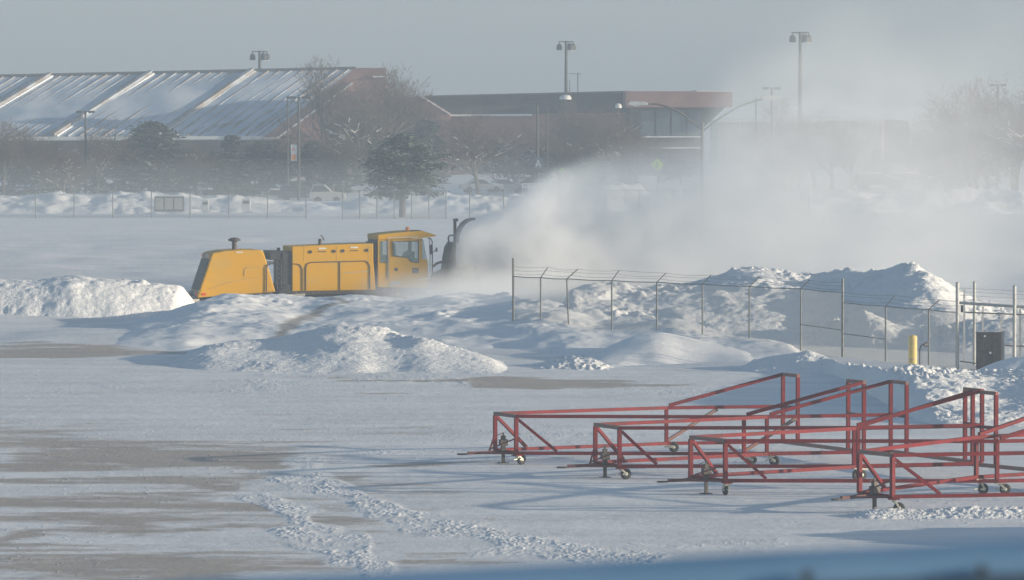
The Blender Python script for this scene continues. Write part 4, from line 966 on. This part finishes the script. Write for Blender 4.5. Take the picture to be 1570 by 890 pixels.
def bare_tree(seed, h=9, spread=1.0, snow=.0, low=False, name='bare_tree'):
    rg = random.Random(seed); thick, thin, white = [], [], []
    def grow(p, d, L, r, lv):
        n = 3 if lv < 3 else 2
        for i in range(n):
            q = p + d * L / n; r1 = r * (1 - .22 / n * (i + 1)) ; 
            (thick if lv < 3 else thin).append((*p, *q, r, r * .9))
            if snow and 0 < lv < 4 and abs(d.z) < .6 and rg.random() < snow: white.append((p.x, p.y, p.z + r, q.x, q.y, q.z + r * .9, r * .75 + .012, r * .7 + .012))
            p = q; r *= .9
            d = (d + Vector((rg.uniform(-.22, .22), rg.uniform(-.22, .22), rg.uniform(-.05, .14)))).normalized()
            if lv < 5 and (i > 0 or lv > 0 or low):
                for _ in range((2 if lv < 4 else 3) if i < n - 1 else 1):
                    a = rg.uniform(0, 2 * math.pi); t = rg.uniform(.45, .95) * spread
                    e = Vector((math.cos(a), math.sin(a), 0)); nd = (d * math.cos(t) + e * math.sin(t)).normalized()
                    grow(p, nd, L * rg.uniform(.55, .8), r * .62, lv + 1)
        if lv < 5:
            for _ in range(2):
                a = rg.uniform(0, 2 * math.pi); t = rg.uniform(.2, .6) * spread; e = Vector((math.cos(a), math.sin(a), 0))
                grow(p, (d * math.cos(t) + e * math.sin(t)).normalized(), L * .7, r * .7, lv + 1)
    grow(Vector((0, 0, 0)), Vector((rg.uniform(-.1, .1), 0, 1)).normalized(), h * .36, h * .024, 0)
    t = empty(name)
    thin = [s[:6] + (max(s[6], .013), max(s[7], .010)) for s in thin]
    if len(thin) > 5200: rg.shuffle(thin); thin = thin[:5200]
    np_obj('trunk', *tubes(thick, 6), 'bark', t); np_obj('crown', *tubes(thin, 3), 'twig', t)
    if white: np_obj('snow_cover', *tubes(white, 4), 'snow', t)['kind'] = 'stuff'
    return t
def evergreen(seed, h=8, rad=2.4, shape='round', bare_to=.12, snow=.12):
    rg = np.random.RandomState(seed); t = empty('evergreen_tree')
    b = MB(); b.bar((0, 0, -.3), (0, 0, h * .5), .045 * h, .03 * h, n=10); b.bar((0, 0, h * .5), (0, 0, h * .93), .03 * h, .01 * h, n=8)
    n = 105; cl = []
    for i in range(n):
        u = rg.rand() ** .8; z = h * (bare_to + (1 - bare_to) * u)
        if shape == 'cone': rr = rad * (1 - u) ** .8 * (.75 + .4 * rg.rand())
        else: rr = rad * math.sqrt(max(0, 1 - (2 * u ** .8 - .85) ** 2 * .8)) * (.3 + .85 * rg.rand() ** .7) * (1 + .25 * math.sin(3 * i + seed))
        a = rg.rand() * 6.283; c = np.array([rr * math.cos(a), rr * math.sin(a), z - .12 * rr]); cl.append(c)
        if i % 2 == 0: b.bar((0, 0, min(z, h * .9)), tuple(c * .95), .05, .02, n=4, cap=False)
    b.build('trunk', M['bark'], t)
    m = 90; c = np.repeat(np.array(cl), m, 0); inw = rg.rand(len(c), 1) ** 2 * .5
    p = c + rg.randn(len(c), 3) * np.array([.36, .36, .13]) * (rad / 2.4); p[:, :2] *= (1 - inw)
    sz = (.08 + .12 * rg.rand(len(c))); th = rg.rand(len(c)) * 6.283; dz = rg.randn(len(c)) * .35
    d = np.stack([np.cos(th), np.sin(th), dz], 1) * sz[:, None] * 1.6; e = np.stack([-np.sin(th), np.cos(th), rg.randn(len(c)) * .8], 1) * sz[:, None] * .5
    v = np.stack([p - d, p - e, p + d, p + e], 1).reshape(-1, 3); q = np.arange(len(v)).reshape(-1, 4)
    np_obj('crown', v, q, 'needle', t)
    k = rg.rand(len(c)) < 0; sel = np.repeat(rg.rand(len(cl)) < snow * 3, m) & (rg.rand(len(c)) < .55) & (p[:, 2] > c[:, 2] + .06)
    p2 = p[sel] + [0, 0, .06]; d2 = d[sel] * [1, 1, .2] * 1.1; e2 = e[sel] * [1, 1, .1] * 2
    v = np.stack([p2 - d2, p2 - e2, p2 + d2, p2 + e2], 1).reshape(-1, 3)
    if len(v): np_obj('snow_cover', v, np.arange(len(v)).reshape(-1, 4), 'snow', t)['kind'] = 'stuff'
    return t
def copy_tree(o):
    c = o.copy(); COL.objects.link(c)
    for ch in o.children:
        d = ch.copy(); COL.objects.link(d); d.parent = c
    return c
protos = [bare_tree(3, 9, 1.0), bare_tree(7, 9, 1.1, .25), bare_tree(12, 9, .85), bare_tree(21, 9, 1.25, .15, low=True), bare_tree(33, 9, 1.3, .1, low=True)]
eproto = [evergreen(2, 8, 2.6, 'round', .1), evergreen(5, 8, 2.0, 'cone', .08, .2), evergreen(8, 8, 3.6, 'round', .28, .3)]
heights = []
for t in protos + eproto: heights.append(max((max(v.co.z for v in ch.data.vertices) for ch in t.children)))
used = set()
def place(k, px, ytop, Y, rz, label, group, wide=1.0, z0=0):
    t = (protos + eproto)[k]
    if k in used: t = copy_tree(t)
    used.add(k)
    a = P(px, ytop, Y); s = (a[2] - z0) / heights[k]
    t.location = (a[0], Y, z0); t.rotation_euler = (0, 0, rz); t.scale = (s * wide, s * wide, s)
    tag(t, label, 'tree', group)
    return t
L1, G1 = 'bare brown tree in the hazy thicket in front of the sloped roof hall', 'bare trees before the sloped roof hall'
rgt = random.Random(5)
for i, (px, yt, Y) in enumerate([(15,178,640),(50,192,600),(85,200,620),(5,205,585),(120,205,640),(160,195,630),(190,175,645),(175,210,590),(285,205,610),(320,210,640),(150,225,585),(60,228,575),(250,225,590),(300,228,580),(390,215,620),(420,205,600),(110,235,572)]):
    place((i * 2 + i // 3) % 5, px, yt, Y, i * 1.3, L1, G1, 1.25)
place(3, 98, 218, 566, .5, 'bare tree with a thick snow-whitened limb at far left', None, 1.3)
for i, (px, yt, Y) in enumerate([(505,83,650),(590,92,640),(555,130,630),(615,120,655)]):
    place((i + 2) % 3, px, yt, Y, i * 2.1 + 1, 'tall bare tree rising over the gable end of the sloped roof hall', 'tall bare trees at the gable end', 1.0)
for i, (px, yt, Y) in enumerate([(475,180,600),(500,210,590),(530,200,600),(645,190,640),(570,215,620)]):
    place((i + 1) % 5, px, yt, Y, i * 1.7, 'lower bare tree under the gable end of the sloped roof hall', 'lower bare trees at the gable end', 1.2)
place(1, 733, 163, 590, 1.1, 'bare tree with snow on its lower limbs standing before the red brick wall', None, 1.15)
for i, (px, yt, Y) in enumerate([(790,195,630),(770,215,610),(870,150,650),(900,160,640),(930,150,650),(955,185,630),(885,195,610),(840,200,640),(975,200,620),(1010,212,640),(1045,225,630),(920,205,600),(860,215,605)]):
    place((i * 3 + 1) % 5, px, yt, Y, i * 1.1 + .4, 'bare twiggy tree in front of the dark upper storey of the brick building', 'bare trees before the brick building', 1.2)
for i, (px, yt, Y) in enumerate([(1170,185,600),(1200,150,610),(1225,160,600),(1250,165,620),(1215,180,580),(1275,185,600),(1305,205,620),(1180,205,590),(1330,225,600)]):
    place((i * 2) % 5, px, yt, Y, i * 1.9 + .2, 'hazy bare tree around the foot of the right floodlight mast', 'hazy bare trees at the right mast', 1.15)
for i, (px, yt, Y) in enumerate([(1430,175,610),(1460,150,600),(1490,125,600),(1515,115,590),(1555,105,590),(1450,195,580),(1480,205,575),(1560,170,580),(1415,210,590),(1500,185,570),(1590,130,580)]):
    place((i * 2 + 1) % 5, px, yt, Y, i * 2.3 + .7, 'hazy bare tree by the box-headed lamp at the right edge', 'hazy bare trees at the right edge', 1.15)
LE, GE = 'dark evergreen among the bare trees before the sloped roof hall', 'dark evergreens before the sloped roof hall'
for k, px, yt, Y, wd in ((5,232,184,600,1.35),(6,355,204,590,1.3),(6,150,250,590,1.3),(5,20,245,590,1.6),(5,100,240,600,1.5),(5,330,232,585,1.2),(5,400,215,595,1.3),(5,280,240,605,1.4),(6,440,230,590,1.2),(5,480,215,595,1.3),(5,545,165,640,1.3),(5,190,236,592,1.3),(5,60,250,600,1.4),(5,510,245,590,1.3),(5,375,245,580,1.2)):
    place(k, px, yt, Y, px * .7, LE, GE, wd)
place(7, 617, 203, 512, .3, 'large snow-dusted pine with a thick trunk at the far fence', None, 1.08)
place(6, 655, 180, 650, 1, 'dark evergreen beside the dark brick block behind the large pine', None, 1.5)
for k, px, yt, Y in ((5, 905, 235, 620), (5, 820, 225, 640), (6, 960, 230, 625)):
    place(k, px, yt, Y, px, 'dark evergreen low in the trees before the brick building', 'dark evergreens before the brick building', 1.3)
for i, t in enumerate(protos + eproto):
    if i not in used: place(i, 300 + 30 * i, 215, 620, i, L1, G1)

# ------------------------------------------------------------ blown snow (plume) and haze
def volume_box(name, lo, hi, loc, label, cat=None):
    b = MB(); b.box(lo, hi); m = bpy.data.materials.new(name); m.use_nodes = True; n = m.node_tree.nodes; n.remove(n['Principled BSDF'])
    o = b.build(name, m); o.location = loc; tag(o, label, cat, kind='stuff'); return o, m
hz, m = volume_box('haze', (-2700, -400, -3), (2700, 2700, 62), (0, 0, 0), 'thin pale ice haze filling the air over the airfield')
v = m.node_tree.nodes.new('ShaderNodeVolumePrincipled'); v.inputs['Density'].default_value = .00082; v.inputs['Color'].default_value = (.485, .58, .68, 1); v.inputs['Anisotropy'].default_value = .1
m.node_tree.links.new(v.outputs[0], m.node_tree.nodes['Material Output'].inputs['Volume'])

gd, m = volume_box('ground_drift', (-90, 330, -1.5), (90, 628, 4.2), (0, 0, 0), 'low veil of drifting snow over the open field in front of the car park')
v = m.node_tree.nodes.new('ShaderNodeVolumePrincipled'); v.inputs['Density'].default_value = .0017; v.inputs['Color'].default_value = (.78, .84, .90, 1)
m.node_tree.links.new(v.outputs[0], m.node_tree.nodes['Material Output'].inputs['Volume'])

cp = P(712, 345, 312.5)
pl, m = volume_box('snow_plume', (-9, -34, -.6), (62, 34, 21), (cp[0], 312.5, 0), 'cloud of blown powder snow drifting right from the snow blower chute', 'snow cloud')
n, l = m.node_tree.nodes, m.node_tree.links
def mth(op, a, b=None, c=None, clamp=False):
    k = n.new('ShaderNodeMath'); k.operation = op; k.use_clamp = clamp
    for i, x in enumerate((a, b, c)):
        if x is None: continue
        if isinstance(x, (int, float)): k.inputs[i].default_value = x
        else: l.new(x, k.inputs[i])
    return k.outputs[0]
def mr(x, a, b, c=0., d=1., smooth=True):
    k = n.new('ShaderNodeMapRange'); k.interpolation_type = 'SMOOTHSTEP' if smooth else 'LINEAR'; l.new(x, k.inputs[0])
    for i, y_ in enumerate((a, b, c, d)):
        if isinstance(y_, (int, float)): k.inputs[1 + i].default_value = y_
        else: l.new(y_, k.inputs[1 + i])
    return k.outputs[0]
def curve(x, pts, x0, x1, ymax):
    k = n.new('ShaderNodeFloatCurve'); c = k.mapping.curves[0]
    pts = [((a - x0) / (x1 - x0), b / ymax) for a, b in pts]
    c.points[0].location = pts[0]; c.points[1].location = pts[-1]
    for p in pts[1:-1]: c.points.new(*p)
    k.mapping.update(); l.new(mr(x, x0, x1, 0, 1, False), k.inputs['Value'])
    return mth('MULTIPLY', k.outputs[0], ymax)
tc = n.new('ShaderNodeTexCoord'); sp = n.new('ShaderNodeSeparateXYZ'); l.new(tc.outputs['Object'], sp.inputs[0])
x, y, z = sp.outputs
def noise(sc, det, off=0, stretch=(1, 1, 1)):
    mp = n.new('ShaderNodeMapping'); mp.inputs['Scale'].default_value = stretch; mp.inputs['Location'].default_value = (off, off * .7, 0); l.new(tc.outputs['Object'], mp.inputs[0])
    k = n.new('ShaderNodeTexNoise'); k.inputs['Scale'].default_value = sc; k.inputs['Detail'].default_value = det; k.inputs['Roughness'].default_value = .6; l.new(mp.outputs[0], k.inputs['Vector']); return mth('SUBTRACT', k.outputs[0], .5)
n1 = noise(.16, 4, 3.0, (.7, .7, 1)); n2 = noise(.6, 4, 8.0)
ztop = curve(x, [(-9, 1.6), (-2, 2.0), (-.5, 4.4), (2, 5.4), (5, 7.4), (9, 8.4), (12, 9.8), (15, 14), (22, 17.5), (62, 19)], -9, 62, 20)
fall = curve(x, [(-9, 1.0), (-1, .8), (2, 1.2), (6, 2.4), (12, 7.0), (20, 12), (62, 14)], -9, 62, 16)
amp = curve(x, [(-9, 0), (-2.5, .03), (-.8, .3), (.0, 1.8), (2.5, 1.5), (6, 1.0), (12, .34), (20, .13), (62, .09)], -9, 62, 2)
yc = curve(x, [(-9, 0), (0, 0), (10, 5), (20, 9), (62, 16)], -9, 62, 32)
yw = curve(x, [(-9, 3.5), (0, 3.2), (5, 4.5), (12, 8), (25, 13), (62, 17)], -9, 62, 32)
zz = mth('ADD', z, mth('ADD', mth('MULTIPLY', n1, mth('MULTIPLY', fall, 1.5)), mth('MULTIPLY', n2, 2.2)))
vert = mth('SUBTRACT', 1.0, mr(zz, mth('SUBTRACT', ztop, fall), ztop))
yy = mth('DIVIDE', mth('ABSOLUTE', mth('SUBTRACT', y, yc)), yw)
hor = mth('SUBTRACT', 1.0, mr(mth('ADD', yy, mth('MULTIPLY', n2, .5)), .55, 1.0))
xm = mr(mth('ADD', mth('SUBTRACT', x, mth('MULTIPLY', mth('ADD', z, -1.6), .45)), mth('MULTIPLY', n2, 2.2)), -1.9, .0)
main = mth('MULTIPLY', mth('MULTIPLY', mth('MULTIPLY', amp, vert), hor), xm)
main = mth('MULTIPLY', main, mr(mth('ADD', n1, mth('MULTIPLY', n2, .5)), -.18, .14, .2, 1.4))
# powder drifting low over the drift in front of the machine
lo1 = mth('SUBTRACT', 1.0, mr(mth('ADD', z, mth('MULTIPLY', n1, 1.5)), .6, 2.6))
lo2 = mth('MULTIPLY', mr(x, -6, 0), mth('SUBTRACT', 1.0, mr(x, 3, 11)))
lo3 = mth('MULTIPLY', mr(mth('ADD', y, mth('MULTIPLY', n1, 10)), -33, -16), mth('SUBTRACT', 1.0, mr(y, 6, 20)))
low = mth('MULTIPLY', mth('MULTIPLY', mth('MULTIPLY', lo1, lo2), lo3), .14)
den = mth('MAXIMUM', mth('ADD', main, low), 0)
v = n.new('ShaderNodeVolumePrincipled'); v.inputs['Color'].default_value = (.962, .978, .995, 1); v.inputs['Anisotropy'].default_value = .0
l.new(den, v.inputs['Density']); l.new(v.outputs[0], n['Material Output'].inputs['Volume'])
m.cycles.volume_step_rate = .35 if hasattr(m.cycles, 'volume_step_rate') else 1
